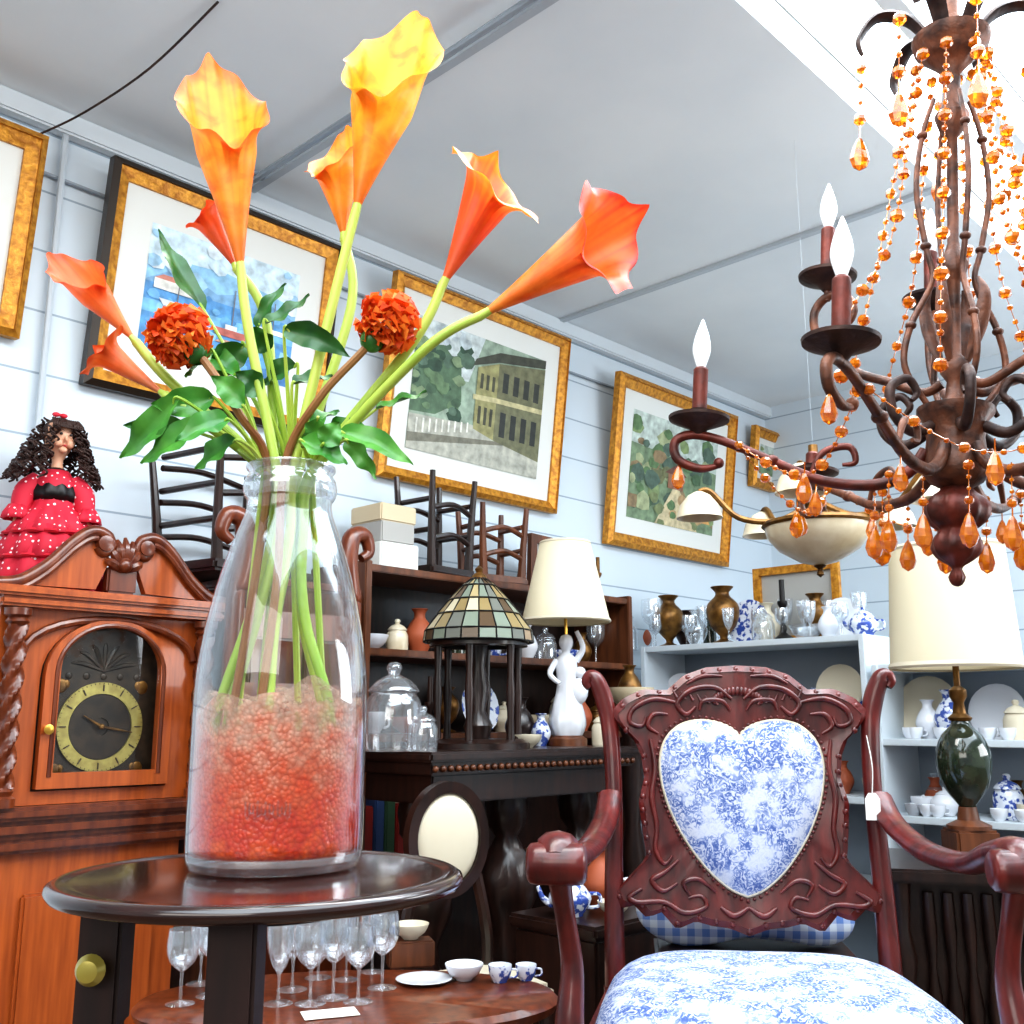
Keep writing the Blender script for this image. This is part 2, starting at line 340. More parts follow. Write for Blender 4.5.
FULL=[(0,0),(1,0),(1,1),(0,1)]
def rc(a,b,c,d): return [(a,b),(c,b),(c,d),(a,d)]
def blobs(n,box,rr,cols,sd):
    r_=random.Random(sd); out=[]
    for i in range(n):
        x=r_.uniform(box[0],box[2]); y=r_.uniform(box[1],box[3]); r=r_.uniform(*rr)
        out.append((r_.choice(cols),[(min(1,max(0,x+r*cos(a*PI/4)*r_.uniform(.7,1.1))),min(1,max(0,y+r*sin(a*PI/4)*r_.uniform(.7,1.1)))) for a in range(8)]))
    return out
harb=[((140,188,222),FULL),((200,222,234),[(0,.75),(.5,.8),(1,.7),(1,1),(0,1)]),((120,164,202),[(0,.55),(.2,.72),(.45,.6),(.7,.7),(1,.58),(1,.5),(0,.5)]),((84,148,204),rc(0,0,1,.54)),((116,178,218),[(0,.3),(1,.36),(1,.44),(0,.4)]),((70,128,186),[(0,0),(1,0),(1,.16),(0,.1)])]+blobs(40,(.02,.02,.98,.55),(.02,.06),[(110,172,218),(78,140,196),(140,194,226),(96,156,206)],3)+blobs(16,(.02,.6,.98,.97),(.03,.08),[(196,218,232),(158,198,226),(214,228,236)],4)+[
 ((214,214,208),rc(.05,.5,.3,.58)),((186,120,104),[(.05,.58),(.3,.58),(.26,.62),(.1,.62)]),((222,228,232),[(.12,.38),(.32,.38),(.35,.43),(.09,.43)]),((190,104,92),[(.46,.28),(.66,.28),(.69,.34),(.43,.34)]),((222,226,228),rc(.52,.34,.6,.38)),((222,228,232),[(.76,.41),(.92,.41),(.94,.45),(.74,.45)]),((110,110,116),rc(.2,.43,.207,.66)),((110,110,116),rc(.56,.38,.567,.68)),((110,110,116),rc(.84,.45,.847,.68)),((196,150,130),[(.46,.22),(.66,.22),(.62,.25),(.5,.25)])]
strt=[((148,166,148),FULL),((196,206,206),[(0,.6),(.4,.62),(.5,1),(0,1)]),((84,110,84),[(0,.28),(.18,.3),(.36,.45),(.34,.7),(.2,.84),(.06,.8),(0,.84)])]+blobs(36,(.0,.32,.38,.88),(.03,.07),[(70,96,72),(100,126,92),(52,78,60),(122,142,108),(84,108,90)],5)+blobs(8,(.0,.85,.4,.97),(.03,.06),[(206,214,214),(180,192,196)],6)+[((172,172,160),[(0,0),(1,0),(1,.2),(.5,.3),(0,.26)]),((120,118,104),[(0,.05),(.7,.2),(.72,.23),(0,.12)]),
 ((150,146,100),[(.46,.27),(.62,.22),(.62,.84),(.46,.76)]),((112,112,84),[(.62,.22),(1,.14),(1,.92),(.62,.84)]),((70,72,60),[(.42,.76),(.62,.85),(1,.93),(1,1),(.62,.93),(.44,.82)]),((190,182,140),[(.44,.5),(.62,.52),(1,.54),(1,.58),(.62,.56),(.44,.54)])]
for i in range(4):
    x=.66+i*.085; strt+=[((52,54,48),rc(x,.62,x+.045,.78)),((46,48,44),rc(x,.26,x+.045,.46))]
for i in range(3):
    x=.485+i*.045; strt+=[((74,74,58),rc(x,.6,x+.022,.72)),((70,70,56),rc(x,.32,x+.022,.46))]
for i in range(9):
    x=.05+i*.045; strt+=[((226,226,216),rc(x,.13+i*.012,x+.012,.24+i*.008))]
gard=[((120,140,110),FULL),((186,198,190),[(0,.7),(1,.62),(1,1),(0,1)])]+blobs(60,(.0,.1,1,.9),(.04,.1),[(96,124,84),(78,104,74),(128,146,100),(110,112,80),(160,168,130),(84,104,90),(140,120,90)],9)+[((200,186,150),[(.3,0),(.8,0),(.56,.36),(.48,.36)]),((150,108,84),rc(.42,.36,.6,.5)),((110,70,60),[(.38,.5),(.64,.5),(.51,.6)]),((196,150,90),[(.66,.1),(.95,.1),(.9,.24),(.7,.26)])]+blobs(14,(.0,.0,1,.3),(.03,.07),[(96,124,84),(120,130,90),(180,150,110)],12)
picture('gilt framed harbour scene with blue water, wide white mat and dark outer border',(106,150),(336,246),(320,436),(80,388),.05,'blackgilt','gold',.085,harb)
picture('gold framed watercolour of a grey street with a columned green building',(392,268),(568,340),(553,517),(376,472),.042,'gold','gold',.075,strt)
picture('broad gold framed garden painting hung farthest along the wall of pictures',(618,379),(737,411),(725,564),(606,547),.055,'gold','gold',.075,gard)
picture('gold frame cut off at the upper left above the doll',(-190,40),(33,128),(19,332),(-215,290),.05,'gold','gold',.09,None)
picture('small ornate gilt picture high behind the bronze chandelier',(757,424),(803,436),(797,498),(750,488),.05,'gold','gold',.03,gard[:20])
# ---------------------------------------------------------------- longcase clock
cs=1.07; cy=2.29
t=thing('longcase_clock','orange mahogany longcase clock with scrolled pediment and brass dial','clock',RW(cs,cy,0),RZ)
W=.5
MB().box((0,.14,.38),(.42,.22,.6),bev=.006).box((0,.14,.04),(.5,.27,.08),bev=.01).build('trunk','oak',t)
dp=MB().box((0,.024,.36),(.3,.02,.46),bev=.006); dp.build('trunk_door','oak',t)
MB().box((0,.13,.69),(.47,.26,.03),bev=.008).box((0,.13,.725),(.52,.28,.04),bev=.012).box((0,.13,.757),(.555,.3,.028),bev=.008).build('waist_moulding','oakdark',t)
def arch(w,h,z0,rise,n=16):
    p=[(-w/2,z0),(w/2,z0)]
    for i in range(n+1):
        a=PI*i/n; p.append((w/2*cos(a),z0+h+rise*sin(a)))
    return p
hd=MB(); Hz0=.772
oa=arch(.31,.24,.80,.135)
ob=[(-W/2,Hz0),(W/2,Hz0)]+[(W/2*max(-1,min(1,1.35*cos(PI*i/16))),1.20) for i in range(17)]
hd.ring(ob,oa,.03); hd.xf(M.Translation((0,.03,0)))
hd.box((-W/2+.008,.15,.985),(.016,.22,.43)).box((W/2-.008,.15,.985),(.016,.22,.43)).box((0,.262,.985),(W,.012,.43)).box((0,.15,1.195),(W,.24,.012))
hd.build('hood','oak',t,ang=25)
dm=MB(); dm.ring(arch(.30,.24,.805,.13),arch(.235,.225,.838,.1),.02); dm.xf(M.Translation((0,.008,0))); do=dm.build('hood_door','oak',t,ang=25)
MB().tube([(x,0,z) for x,z in arch(.25,.225,.83,.107)[1:]]+[(-.125,0,.83)],.006,k=1).build('door_moulding','oakdark',do)
MB().lathe([(0,-.012),(.011,-.008),(.008,0),(.004,.01)],mx=M.Rotation(R(-90),4,'X'),c=(-.138,-.008,.93),n=12).build('knob','brass',do)
MB().box((0,.05,.985),(.29,.01,.38)).build('dial_plate','dial',t)
def annulus(r0,r1,n=48):
    return [(r1*cos(2*PI*i/n),r1*sin(2*PI*i/n)) for i in range(n)],[(r0*cos(2*PI*i/n),r0*sin(2*PI*i/n)) for i in range(n)]
m=MB(); o_,i_=annulus(.074,.1); m.ring(o_,i_,.006); m.xf(M.Translation((0,.042,.935))); cr_=m.build('chapter_ring','silver',t)
m=MB()
for k in range(12):
    a=k*PI/6; m.box((0.087*sin(a),.0375,.935+.087*cos(a)),(.0024,.002,.014),M.Rotation(a,4,'Y'))
for k in range(60):
    a=k*PI/30; m.box((0.097*sin(a),.0378,.935+.097*cos(a)),(.001,.0015,.003),M.Rotation(a,4,'Y'))
m.build('hour_marks','mark',cr_)
m=MB(); o_,i_=annulus(.02,.072); m.ring(o_,i_,.004); m.xf(M.Translation((0,.043,.935))); m.build('dial_centre','dial',t)
m=MB()
for a,l in ((R(-60),.05),(R(100),.075)): m.tube([(0,.035,.935),(l*sin(a),.035,.935+l*cos(a))],[.004,.0015],k=1,n=6)
m.ball((0,.034,.935),.007); m.build('hands','oldbrass',t)
m=MB()
for k in range(7):
    a=PI*(.1+.8*k/6); m.tube([(0,.045,1.06),(.05*cos(a),.045,1.06+.05*sin(a)),(.08*cos(a),.045,1.055+.07*sin(a))],[.003,.006,.002],n=6)
for k in range(5): m.ball((-.08+.04*k,.044,1.048),(.008,.003,.008))
m.build('arch_ornament','dial',t)
m=MB()
for sx in (-1,1):
    for z in (.84,1.025): m.ball((sx*.095,.044,z),(.014,.003,.016)); m.ball((sx*.084,.044,z+.004),(.008,.003,.01))
m.build('spandrel','oldbrass',t)
MB().sheet(lambda u,v:V(((u-.5)*.24,.004,.835+v*(.225+.1*math.sqrt(max(0,1-(2*u-1)**2))))),12,4).build('door_glass','glass',t)
for sx in (-1,1):
    def colf(u,v,sx=sx):
        a=2*PI*v; z=.81+.34*u; r=.019+.0055*cos(3*(a-z*38*1)); return V((sx*.222+r*cos(a),-.008+r*sin(a),z))
    m=MB().sheet(colf,60,18,True); m.lathe([(.028,.772),(.028,.79),(.02,.795),(.024,.805),(.018,.812)],c=(sx*.222,-.008,0),n=16).lathe([(.018,1.148),(.025,1.156),(.02,1.165),(.028,1.17),(.028,1.185)],c=(sx*.222,-.008,0),n=16)
    m.build('twisted_column','oakdark',t)
MB().box((0,.125,1.2),(.53,.3,.022),bev=.006).box((0,.125,1.222),(.56,.32,.022),bev=.006).build('cornice','oak',t)
def swan(sx):
    c=crs([(.275,1.235),(.225,1.245),(.17,1.285),(.115,1.345),(.075,1.372),(.04,1.362),(.032,1.338),(.05,1.325),(.062,1.338)],5)
    return [(sx*x,z) for x,z in c]
for sx in (-1,1):
    c=swan(sx); cut=[p for p in c[:26]]
    m=MB(); m.prism(cut+[(sx*.035,1.335),(sx*.035,1.30),(sx*.06,1.24)],.022,M.Translation((0,.0,0))); m.build('pediment_board','oak',t)
    m=MB().tube([(x,-.012,z) for x,z in c],[.014]*26+[.012]*(len(c)-26),k=1,n=10).tube([(x,-.02,z-.018) for x,z in c[:22]],.007,k=1,n=8)
    m.lathe([(0,-.022),(.018,-.018),(.02,0),(.02,.03)],mx=M.Rotation(R(-90),4,'X'),c=(sx*.05,-.01,1.345),n=16); m.build('swan_neck_scroll','oakdark',t)
m=MB().box((0,.0,1.265),(.07,.03,.06),bev=.005)
for i in range(7):
    a=R(-75+25*i); m.tube([(0,-.005,1.29),(.03*sin(a),-.02,1.29+.045*cos(a)),(.045*sin(a),-.012,1.29+.075*cos(a))],[.012,.012,.004],n=7)
m.ball((0,-.02,1.3),.018).build('carved_finial','oakdark',t)
MB().tube([(x,.006,z) for x,z in [(.2*cos(PI*i/14),1.09+.085*sin(PI*i/14)) for i in range(15)]],.009,k=1).build('arch_moulding','oakdark',t)
# doll on the clock
dz=1.2345; dl=Pp(46,588,2.43); dl.z=dz
t=thing('doll','curly haired doll in a red polka dot dress on the clock top','doll',dl,R(24))
ripf=lambda n_,a_:(lambda a,z:1+a_*sin(n_*a))
TH=M.Translation((0,0,.32))@M.Rotation(R(22),4,'Z')@M.Rotation(R(6),4,'X')@M.Translation((0,0,-.32))
def hd_(x,y,z): return tuple(TH@V((x,y,z)))
body=MB().lathe([(0,.0),(.06,.0),(.055,.1),(.036,.18),(.038,.24),(.03,.28),(.014,.305),(.013,.325),(.02,.338),(.0305,.36),(.033,.385),(.029,.41),(0,.424)],n=24,k=2)
for sx in (-1,1): body.tube([(sx*.04,0,.265),(sx*.068,-.01,.2),(sx*.076,-.04,.14)],[.012,.010,.008],n=8); body.ball((sx*.077,-.045,.128),(.009,.010,.013))
body.ball(hd_(0,-.034,.374),(.0045,.007,.0075)).ball(hd_(-.014,-.025,.364),(.011,.009,.011)).ball(hd_(.014,-.025,.364),(.011,.009,.011)).ball(hd_(0,-.024,.347),(.01,.01,.008)); body.build('body','skin',t,ang=80)
m=MB().lathe([(.128,.002),(.115,.06),(.1,.1)],n=72,rip=ripf(15,.05)).lathe([(.116,.075),(.1,.12),(.085,.155)],n=72,rip=ripf(14,.05)).lathe([(.1,.135),(.075,.175),(.048,.205),(.041,.235),(.046,.265),(.028,.295)],n=72,rip=lambda a,z:1+(.05*sin(13*a) if z<.18 else 0))
for sx in (-1,1):
    m.tube([(sx*.036,0,.275),(sx*.06,-.004,.24),(sx*.072,-.015,.19)],[.02,.027,.018],n=14).lathe([(.016,.02),(.027,0),(.03,-.014)],c=(sx*.076,-.02,.185),n=30,rip=ripf(8,.1))
m.build('dress','reddots',t,ang=70,solid=.003)
m=MB()
for z,r in ((.077,.115),(.137,.099),(.004,.128)): m.lathe([(r,z-.005),(r+.006,z),(r,z+.005)],n=72,rip=ripf(15,.05))
m.build('dress_trim','redfab',t)
m=MB().ball((0,.01,.39),(.041,.04,.042),16,10)
for i in range(210):
    a=rnd.uniform(R(-66),R(246)); h=rnd.random()**.8; r=.04+.052*h; z=.428-.13*h; x,y=r*cos(a),.008+r*.9*sin(a)
    q=[]; ph=rnd.uniform(0,6); dr=rnd.uniform(.005,.012)
    for k in range(8): q.append((x*(1+.03*k*h)+dr*cos(ph+k*1.3),y+dr*sin(ph+k*1.3),z-.005*k))
    m.tube([hd_(*w) for w in q],.0026,n=5,k=2)
for i in range(14): m.tube([hd_(*w) for w in ((-.03+i*.0046,-.018,.42),(-.033+i*.0051,-.034,.409),(-.031+i*.0048,-.0355,.4))],.0038,n=5,k=3)
m.build('hair','hair',t,ang=80)
m=MB()
for sx in (-1,1): m.ball(hd_(sx*.0118,-.0305,.385),(.0042,.003,.0034),8,6).tube([hd_(sx*.006,-.0315,.393),hd_(sx*.012,-.0315,.3955),hd_(sx*.018,-.0285,.392)],.0009,n=5)
m.build('eyes','eye',t); MB().ball(hd_(0,-.0315,.3575),(.0052,.003,.0024),8,6).build('mouth','lips',t)
m=MB()
for sx in (-1,1): m.ball(hd_(sx*.009-.014,-.014,.43),(.009,.005,.006))
m.ball(hd_(-.014,-.016,.43),.004).build('hair_bow','redfab',t)
MB().lathe([(.016,.302),(.03,.288),(.042,.262),(.05,.24),(.046,.22)],n=40,rip=ripf(9,.05)).build('black_shawl','black',t,solid=.003)
# ---------------------------------------------------------------- round table and vase
TC=V((-.2275,.98,0)); TZ=.813
t=thing('side_table','round dark varnished side table holding the flower vase','table',TC,0)
MB().lathe([(0,TZ),(.16,TZ),(.166,TZ-.0005),(.170,TZ+.001),(.177,TZ+.001),(.182,TZ-.002),(.183,TZ-.006),(.18,TZ-.011),(.174,TZ-.013),(0,TZ-.013)],n=72).build('table_top','table',t,ang=50)
MB().lathe([(.10,TZ-.012),(.10,TZ-.028),(.094,TZ-.028),(.094,TZ-.012)],n=48).build('apron','legwood',t)
for x,y in ((.012,-.125),(-.137,.0),(-.048,.12)):
    m=MB().box((x,y,TZ-.07),(.038,.038,.115),bev=.003).box((x,y,.36),(.032,.032,.68),bev=.003).box((x,y,.02),(.042,.042,.04),bev=.004); m.build('leg','legwood',t)
MB().lathe([(0,0),(.1,0),(.1,-.014),(0,-.014)],c=(-.03,.0,.25),n=32).build('lower_shelf','legwood',t)
MB().lathe([(.0,-.018),(.009,-.0155),(.0135,-.008),(.010,-.002),(.004,.003),(.004,.016)],mx=M.Rotation(R(-90),4,'X'),c=(-.137,-.026,.738),n=20).build('brass_knob','knob',t)
VB=V((-.225,1.015,TZ+.0015))
t=thing('glass_vase','tall clear glass bottle vase with wide base and rolled lip','vase',VB)
prof=[(0,.0),(.07,.0),(.079,.004),(.082,.014),(.0828,.05),(.0828,.12),(.0826,.16),(.081,.188),(.0762,.222),(.0678,.262),(.057,.3),(.0472,.327),(.0428,.34),(.0418,.352)]
inn=[(max(0,r-.0028),z) for r,z in prof if z>.01]
MB().lathe(prof,n=64,k=3).lathe(inn,n=64,k=3).build('bottle','glass',t,ang=80)
MB().lathe([(.0415,.352),(.045,.356),(.047,.364),(.045,.374),(.041,.38),(.0445,.384),(.0445,.388),(.039,.388),(.037,.378),(.037,.355)],n=48,k=2).build('rolled_lip','crystal',t,ang=80)
MB().lathe([(0,.002),(.072,.002),(.079,.008),(.079,.014),(0,.014)],n=48).build('thick_base','crystal',t)
def onv(a,z,r=.0831): return V((r*sin(a),-r*cos(a),z))
er=random.Random(5); m=MB(); pts=[]
for i in range(60):
    q=i/59; a=-.12+.5*q; w=1+.5*sin(i*.5); pts.append(onv(a+.016*cos(i*1.25),.058+.0055*w*sin(i*1.25)))
m.tube(pts,.0009,n=5,k=3).build('embossing','glass',t)
gz=lambda a:.158+.010*sin(2*a+3.6)+.006*sin(5*a)+.003*sin(11*a)
def gel(u,v):
    a=2*PI*v; zt=gz(a); rr=lambda z:.0788 if z<.15 else .0788-(z-.15)*.08
    if u<.12: return V((.078*u/.12*cos(a),.078*u/.12*sin(a),.0145))
    if u<.7: k=(u-.12)/.58; z=.0145+(zt-.0145)*k; r=rr(z); return V((r*cos(a),r*sin(a),z))
    k=(u-.7)/.3; r=rr(zt)*(1-k); return V((r*cos(a),r*sin(a),zt*(1-k)+.145*k+.003*sin(r*300+3*a)*k))
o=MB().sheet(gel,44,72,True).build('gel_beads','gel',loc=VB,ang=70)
tag(o,'orange and coral gel beads filling the bottom of the glass vase','beads',kind='stuff')
# flowers
def lerp(a,b,t): return tuple(x+(y-x)*t for x,y in zip(a,b))
def stempath(base,dirn,neck,bot):
    n=VB+V((neck[0],neck[1],.385)); b=VB+V((bot[0],bot[1],.105)); n2=VB+V((neck[0]*.6,neck[1]*.6,.32)); md=VB+V((bot[0]*.42+neck[0]*.1-.004,bot[1]*.45,.235))
    L=(n-base).length
    return [base,base-dirn*L*.3,n,n2,md,VB+V((bot[0]*.88,bot[1]*.85,.155)),b]
def calla(label,base,tip,Y,Rm,front,cols,neck,bot,Yt=None,sr=.0052,mouth=.5,fl=.45,wav=.05,grp='calla lilies in the glass vase'):
    b=P(*base,Y); tp=P(*tip,Yt or Y); A=(tp-b); L=A.length; A.normalize(); Fd=V(front); Fd=(Fd-A*Fd.dot(A)).normalized(); B=-Fd; S=A.cross(B)
    t=thing('calla_lily',label,'flower',b,0,grp)
    c0,c1,c2=[g(*c) for c in cols]; ph=rnd.uniform(0,6)
    def rim(th): x=min(1,abs(th)/PI); return L*(mouth+(1-mouth)*(.5+.5*cos(PI*x))**.85)
    def f(u,v):
        th=(v*2-1)*PI*1.08; H=rim(th); h=u*H; hh=h/L
        r=Rm*(.1+.9*min(1,hh/mouth)**1.15)
        if hh>mouth: q=(hh-mouth)/(1-mouth); r*=1+.12*sin(PI*q)-.4*q**4
        e=max(0,(u-.7)/.3); side=.3+.7*min(1,abs(th)/1.1); roll=e*e*fl*Rm*side; r+=roll
        r*=1+wav*sin(3*th+ph)*u**3+.05*sin(9*th+2*ph)*u**7
        drop=e**2.5*fl*Rm*1.15*side
        tipc=math.exp(-(th/.35)**2)*max(0,(u-.85)/.15)
        ruf=.018*L*sin(7*th+ph)*u**7
        return A*(h-drop+ruf+.02*L*tipc)+(B*cos(th)+S*sin(th))*r*(1+.03*v)+B*(.10*L*max(0,hh-.5)**2+.02*L*tipc)
    def cf(u,v):
        th=(v*2-1)*PI; s=.5+.5*sin(th*4+ph+3*sin(u*5)); s2=(.5+.5*sin(th*17+ph*2+u*3))*(.5+.5*sin(th*29+ph)); c=lerp(c0,c1,min(1,u*1.4)*(.75+.25*s)); k=max(0,(u-.4)/.6)**2*(.35+.35*s)+.55*s2*max(0,(u-.3)/.7)+.5*max(0,(u-.9)/.1); return lerp(c,c2,min(1,k))
    m=MB().sheet(f,40,84,False,cf); m.build('spathe','petal',t,ang=180)
    MB().tube([A*L*.1,A*L*.3,A*L*.5],[.003,.0045,.003],n=8).build('spadix','gold',t)
    sp=stempath(b,A,neck,bot)
    MB().tube([p-b for p in sp],[sr*.95,sr,sr,sr,sr,sr*.95,sr*.9],n=10,k=8).tube([A*-.004,A*L*.1],[sr*.95,Rm*.12],k=1,n=10).build('stem','stem',t,ang=80)
calla('tall yellow orange calla lily at left with pointed top',(241,270),(212,34),1.0,.031,(.35,-1,.1),[(244,122,38),(253,190,66),(240,112,34)],(-.012,-.018),(-.045,-.03),mouth=.48)
calla('highest yellow calla lily, its mouth open towards the viewer',(356,210),(412,-14),.985,.033,(-.1,-1,.15),[(244,126,38),(253,200,54),(250,168,44)],(.008,-.024),(-.004,-.042),mouth=.44)
calla('small yellow calla lily behind the highest bloom',(344,238),(332,116),1.05,.023,(-.6,-1,.3),[(242,140,50),(252,186,60),(244,130,44)],(.004,.012),(-.02,.03))
calla('red orange calla lily leaning right with frilled yellow rim',(443,284),(516,142),1.0,.03,(.6,-.75,.0),[(232,110,60),(224,66,36),(252,168,52)],(.022,-.002),(.055,-.02),fl=.8,mouth=.66,wav=.09)
calla('rightmost orange calla lily nearly horizontal with red rim',(482,315),(664,204),.95,.029,(.1,-.75,-.5),[(250,156,62),(246,122,44),(212,50,36)],(.028,-.012),(.04,.02),fl=.75,mouth=.6,wav=.09)
calla('leftmost narrow orange calla lily drooping from a long stem',(136,342),(48,240),1.0,.016,(.3,-.9,.3),[(244,136,76),(242,122,54),(230,84,40)],(-.026,-.004),(-.064,-.01),mouth=.45)
calla('half hidden red orange calla bud behind the tall yellow bloom',(236,268),(196,196),1.05,.017,(-.5,-.8,.2),[(228,92,46),(234,110,56),(226,80,40)],(-.02,.015),(-.03,.035),mouth=.7)
calla('lower left orange calla bud below the narrow bloom',(165,395),(84,338),.98,.016,(-.6,-.9,.4),[(238,146,106),(242,124,54),(222,84,36)],(-.03,.01),(-.062,.03),mouth=.8,fl=.8,wav=.1)
def marigold(label,c,Y,r,path,neck,bot):
    ctr=P(*c,Y); t=thing('marigold',label,'flower',ctr,0,'orange marigolds in the glass vase'); m=MB()
    for i in range(230):
        z=1-2*(i+.5)/230; a=i*2.39996; q=math.sqrt(1-z*z); d=V((q*cos(a),q*sin(a),z)); rr=r*rnd.uniform(.78,1.16)
        s=d.cross(V((0,0,1)) if abs(z)<.9 else V((1,0,0))).normalized(); w=s.cross(d); k=rnd.uniform(.12,.2)*r*1.5
        c_=g(*rnd.choice([(244,116,36),(248,140,52),(226,84,30),(238,102,32)])); tl=rnd.uniform(-1,1)
        s2=s*cos(tl)+w*sin(tl)
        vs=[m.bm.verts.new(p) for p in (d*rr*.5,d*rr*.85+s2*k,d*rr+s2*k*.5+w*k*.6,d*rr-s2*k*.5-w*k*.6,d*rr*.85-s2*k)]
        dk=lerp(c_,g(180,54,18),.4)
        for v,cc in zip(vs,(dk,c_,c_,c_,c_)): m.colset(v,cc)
        m.face(vs)
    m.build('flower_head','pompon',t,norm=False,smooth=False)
    n=VB+V((neck[0],neck[1],.385)); b=VB+V((bot[0],bot[1],.125))
    pts=[V((0,0,0))]+[P(*q,Y)-ctr for q in path]+[n-ctr,(n*.55+b*.45)-ctr+V((.004,0,0)),b-ctr]
    MB().tube(pts,.0042,n=8).build('stem','stembrown',t)
    MB().ball((P(*path[0],Y)-ctr)*.6,r*.42).build('calyx','leafdark',t)
marigold('orange marigold at left among the leaves',(178,336),.97,.031,[(205,362),(240,415)],(-.02,-.02),(-.04,-.035))
marigold('orange marigold at right below the street picture',(388,323),.97,.03,[(362,352),(318,400)],(.0,-.03),(-.012,-.042))
def sprig(label,leaves,Y,neck,bot,m_):
    n=VB+V((neck[0],neck[1],.385)); b=VB+V((bot[0],bot[1],.125)); t=thing('leaf_sprig',label,'foliage',n,0,'leafy sprigs around the lilies'); st=MB(); lf=MB()
    st.tube([V((0,0,0)),(b-n)*.5,b-n],.0035,n=8)
    for (bx,by),(tx,ty),w,dy in leaves:
        p=P(bx,by,Y+dy)-n; q=P(tx,ty,Y+dy+rnd.uniform(-.03,.03))-n
        st.tube([V((0,0,0)),p*.5+V((0,0,.005)),p,p*.9+q*.1],[.0028,.0022,.0016,.0012],n=6)
        ax=q-p; L=ax.length; ax.normalize(); sd=ax.cross(V((.1,-1,.15))).normalized(); nm=sd.cross(ax); W2=w*.00102*.5; cu=rnd.uniform(-.25,.45); tw=rnd.uniform(-.8,.8); sb=rnd.uniform(-.1,.1)
        sd2=sd*cos(tw)+nm*sin(tw); nm2=nm*cos(tw)-sd*sin(tw)
        def f(u,v):
            x=2*v-1; wd=W2*math.sin(PI*min(1,u**.75))**.9*(1+.04*sin(u*22)) if 0<u<1 else .0003
            return p+ax*(L*u)+sd2*(x*wd+sb*L*sin(PI*u))+nm2*(abs(x)*wd*.5-cu*L*u*u*.6+.003*sin(u*14)*abs(x))
        lf.sheet(f,14,6)
    st.build('stems','stem',t); lf.build('leaves',m_,t,ang=180,norm=False)
sprig('broad green leaf sprig spreading left over the vase lip',[((180,398),(112,456),32,-.02),((205,424),(138,462),32,-.03),((215,398),(152,406),32,0),((238,440),(190,466),26,-.04),((238,378),(200,345),26,.02),((196,432),(124,424),26,.03),((214,352),(182,374),28,.0),((230,420),(176,432),28,-.05),((245,408),(214,378),26,-.02)],.98,(-.024,-.012),(-.04,-.01),'leaf')
sprig('dark leaf sprig rising between the tall stems',[((205,312),(156,240),24,.03),((264,325),(312,300),20,0),((284,330),(344,356),26,-.02),((298,366),(262,386),28,.01),((258,330),(280,280),18,.03),((292,385),(332,372),24,0),((245,345),(214,382),32,.02),((270,350),(248,325),26,.03),((262,395),(236,372),28,.0)],1.0,(-.004,.02),(.01,.04),'leafdark')
sprig('green leaf sprig hanging right over the vase lip',[((300,440),(346,468),28,-.03),((318,418),(302,448),26,-.02),((338,432),(410,454),26,-.01),((375,410),(426,390),16,.02),((306,432),(336,404),28,0),((330,425),(374,430),24,.02),((345,440),(378,478),20,-.02),((322,445),(340,422),24,-.03)],.99,(.018,.012),(.04,.02),'leaf')
# ---------------------------------------------------------------- armchair
AL=V((.435,1.875,0)); AR=R(-6.5)
t=thing('armchair','carved red mahogany armchair with blue toile heart back','chair',AL,AR)
BX=M.Translation((0,.25,.5))@M.Rotation(R(-6),4,'X')@M.Translation((0,0,-.5))
def bp(px,py): return (px*.00206,1.056-(py-668)*.00196)
half=[(0,664),(30,666),(52,674),(70,690),(95,689),(115,699),(127,713),(119,727),(106,738),(98,757),(95,780),(101,805),(98,835),(95,858),(101,869),(118,884),(128,897),(122,910),(108,906),(96,918),(82,912),(68,928),(50,920),(35,924),(18,926),(0,933)]
def full(h): return [bp(x,y) for x,y in h]+[bp(-x,y) for x,y in h[-2:0:-1]]
OUT=full(half); cz=bp(0,800)[1]
hh=[(0,739),(8,731),(22,725),(40,723),(58,728),(72,742),(78,762),(77,785),(70,812),(56,842),(36,870),(16,888),(0,895)]
hh2=crs(hh,4); HEART=full(hh2)
def cast(poly,a):
    best=0; dx,dz_=cos(a),sin(a)
    for (x1,z1),(x2,z2) in zip(poly,poly[1:]+poly[:1]):
        z1-=cz;z2-=cz; ex,ez=x2-x1,z2-z1; den=dx*ez-dz_*ex
        if abs(den)<1e-12: continue
        tt=(x1*ez-z1*ex)/den; s_=(x1*dz_-z1*dx)/den
        if -1e-6<=s_<=1+1e-6 and tt>best: best=tt
    return (best*dx,cz+best*dz_)
NA=192
AN=[2*PI*i/NA+PI/2 for i in range(NA)]
OR,HR=[cast(OUT,a) for a in AN],[cast(HEART,a) for a in AN]
MID=[(x*.95,cz+(z-cz)*.95) for x,z in OR]
m=MB().ring(OR,MID,.03,yi=-.006).ring(MID,HR,.036,yi=.006)
m.xf(BX); bk=m.build('carved_back','chairwood',t,ang=30)
m=MB()
def relief(pts,r):
    for sx in (-1,1): m.tube([(sx*bp(x,y)[0],-.021,bp(x,y)[1]) for x,y in pts],[q*.85 for q in r],n=7,k=5)
relief([(6,700),(22,688),(45,690),(60,704),(52,716),(42,708)],[.004,.007,.008,.007,.006,.004])
relief([(60,704),(84,700),(104,710),(108,724),(96,728),(92,718)],[.004,.007,.007,.006,.005,.003])
relief([(88,742),(84,770),(88,800),(84,830),(86,852),(78,866),(70,858)],[.004,.006,.007,.006,.006,.005,.003])
relief([(100,890),(112,898),(104,903),(80,902),(60,912),(40,906),(44,896),(56,898)],[.004,.007,.007,.006,.007,.006,.005,.003])
relief([(64,862),(78,874),(90,882),(80,892),(66,884)],[.003,.006,.007,.006,.003]); relief([(30,892),(46,880),(60,884),(54,896)],[.003,.006,.006,.003])
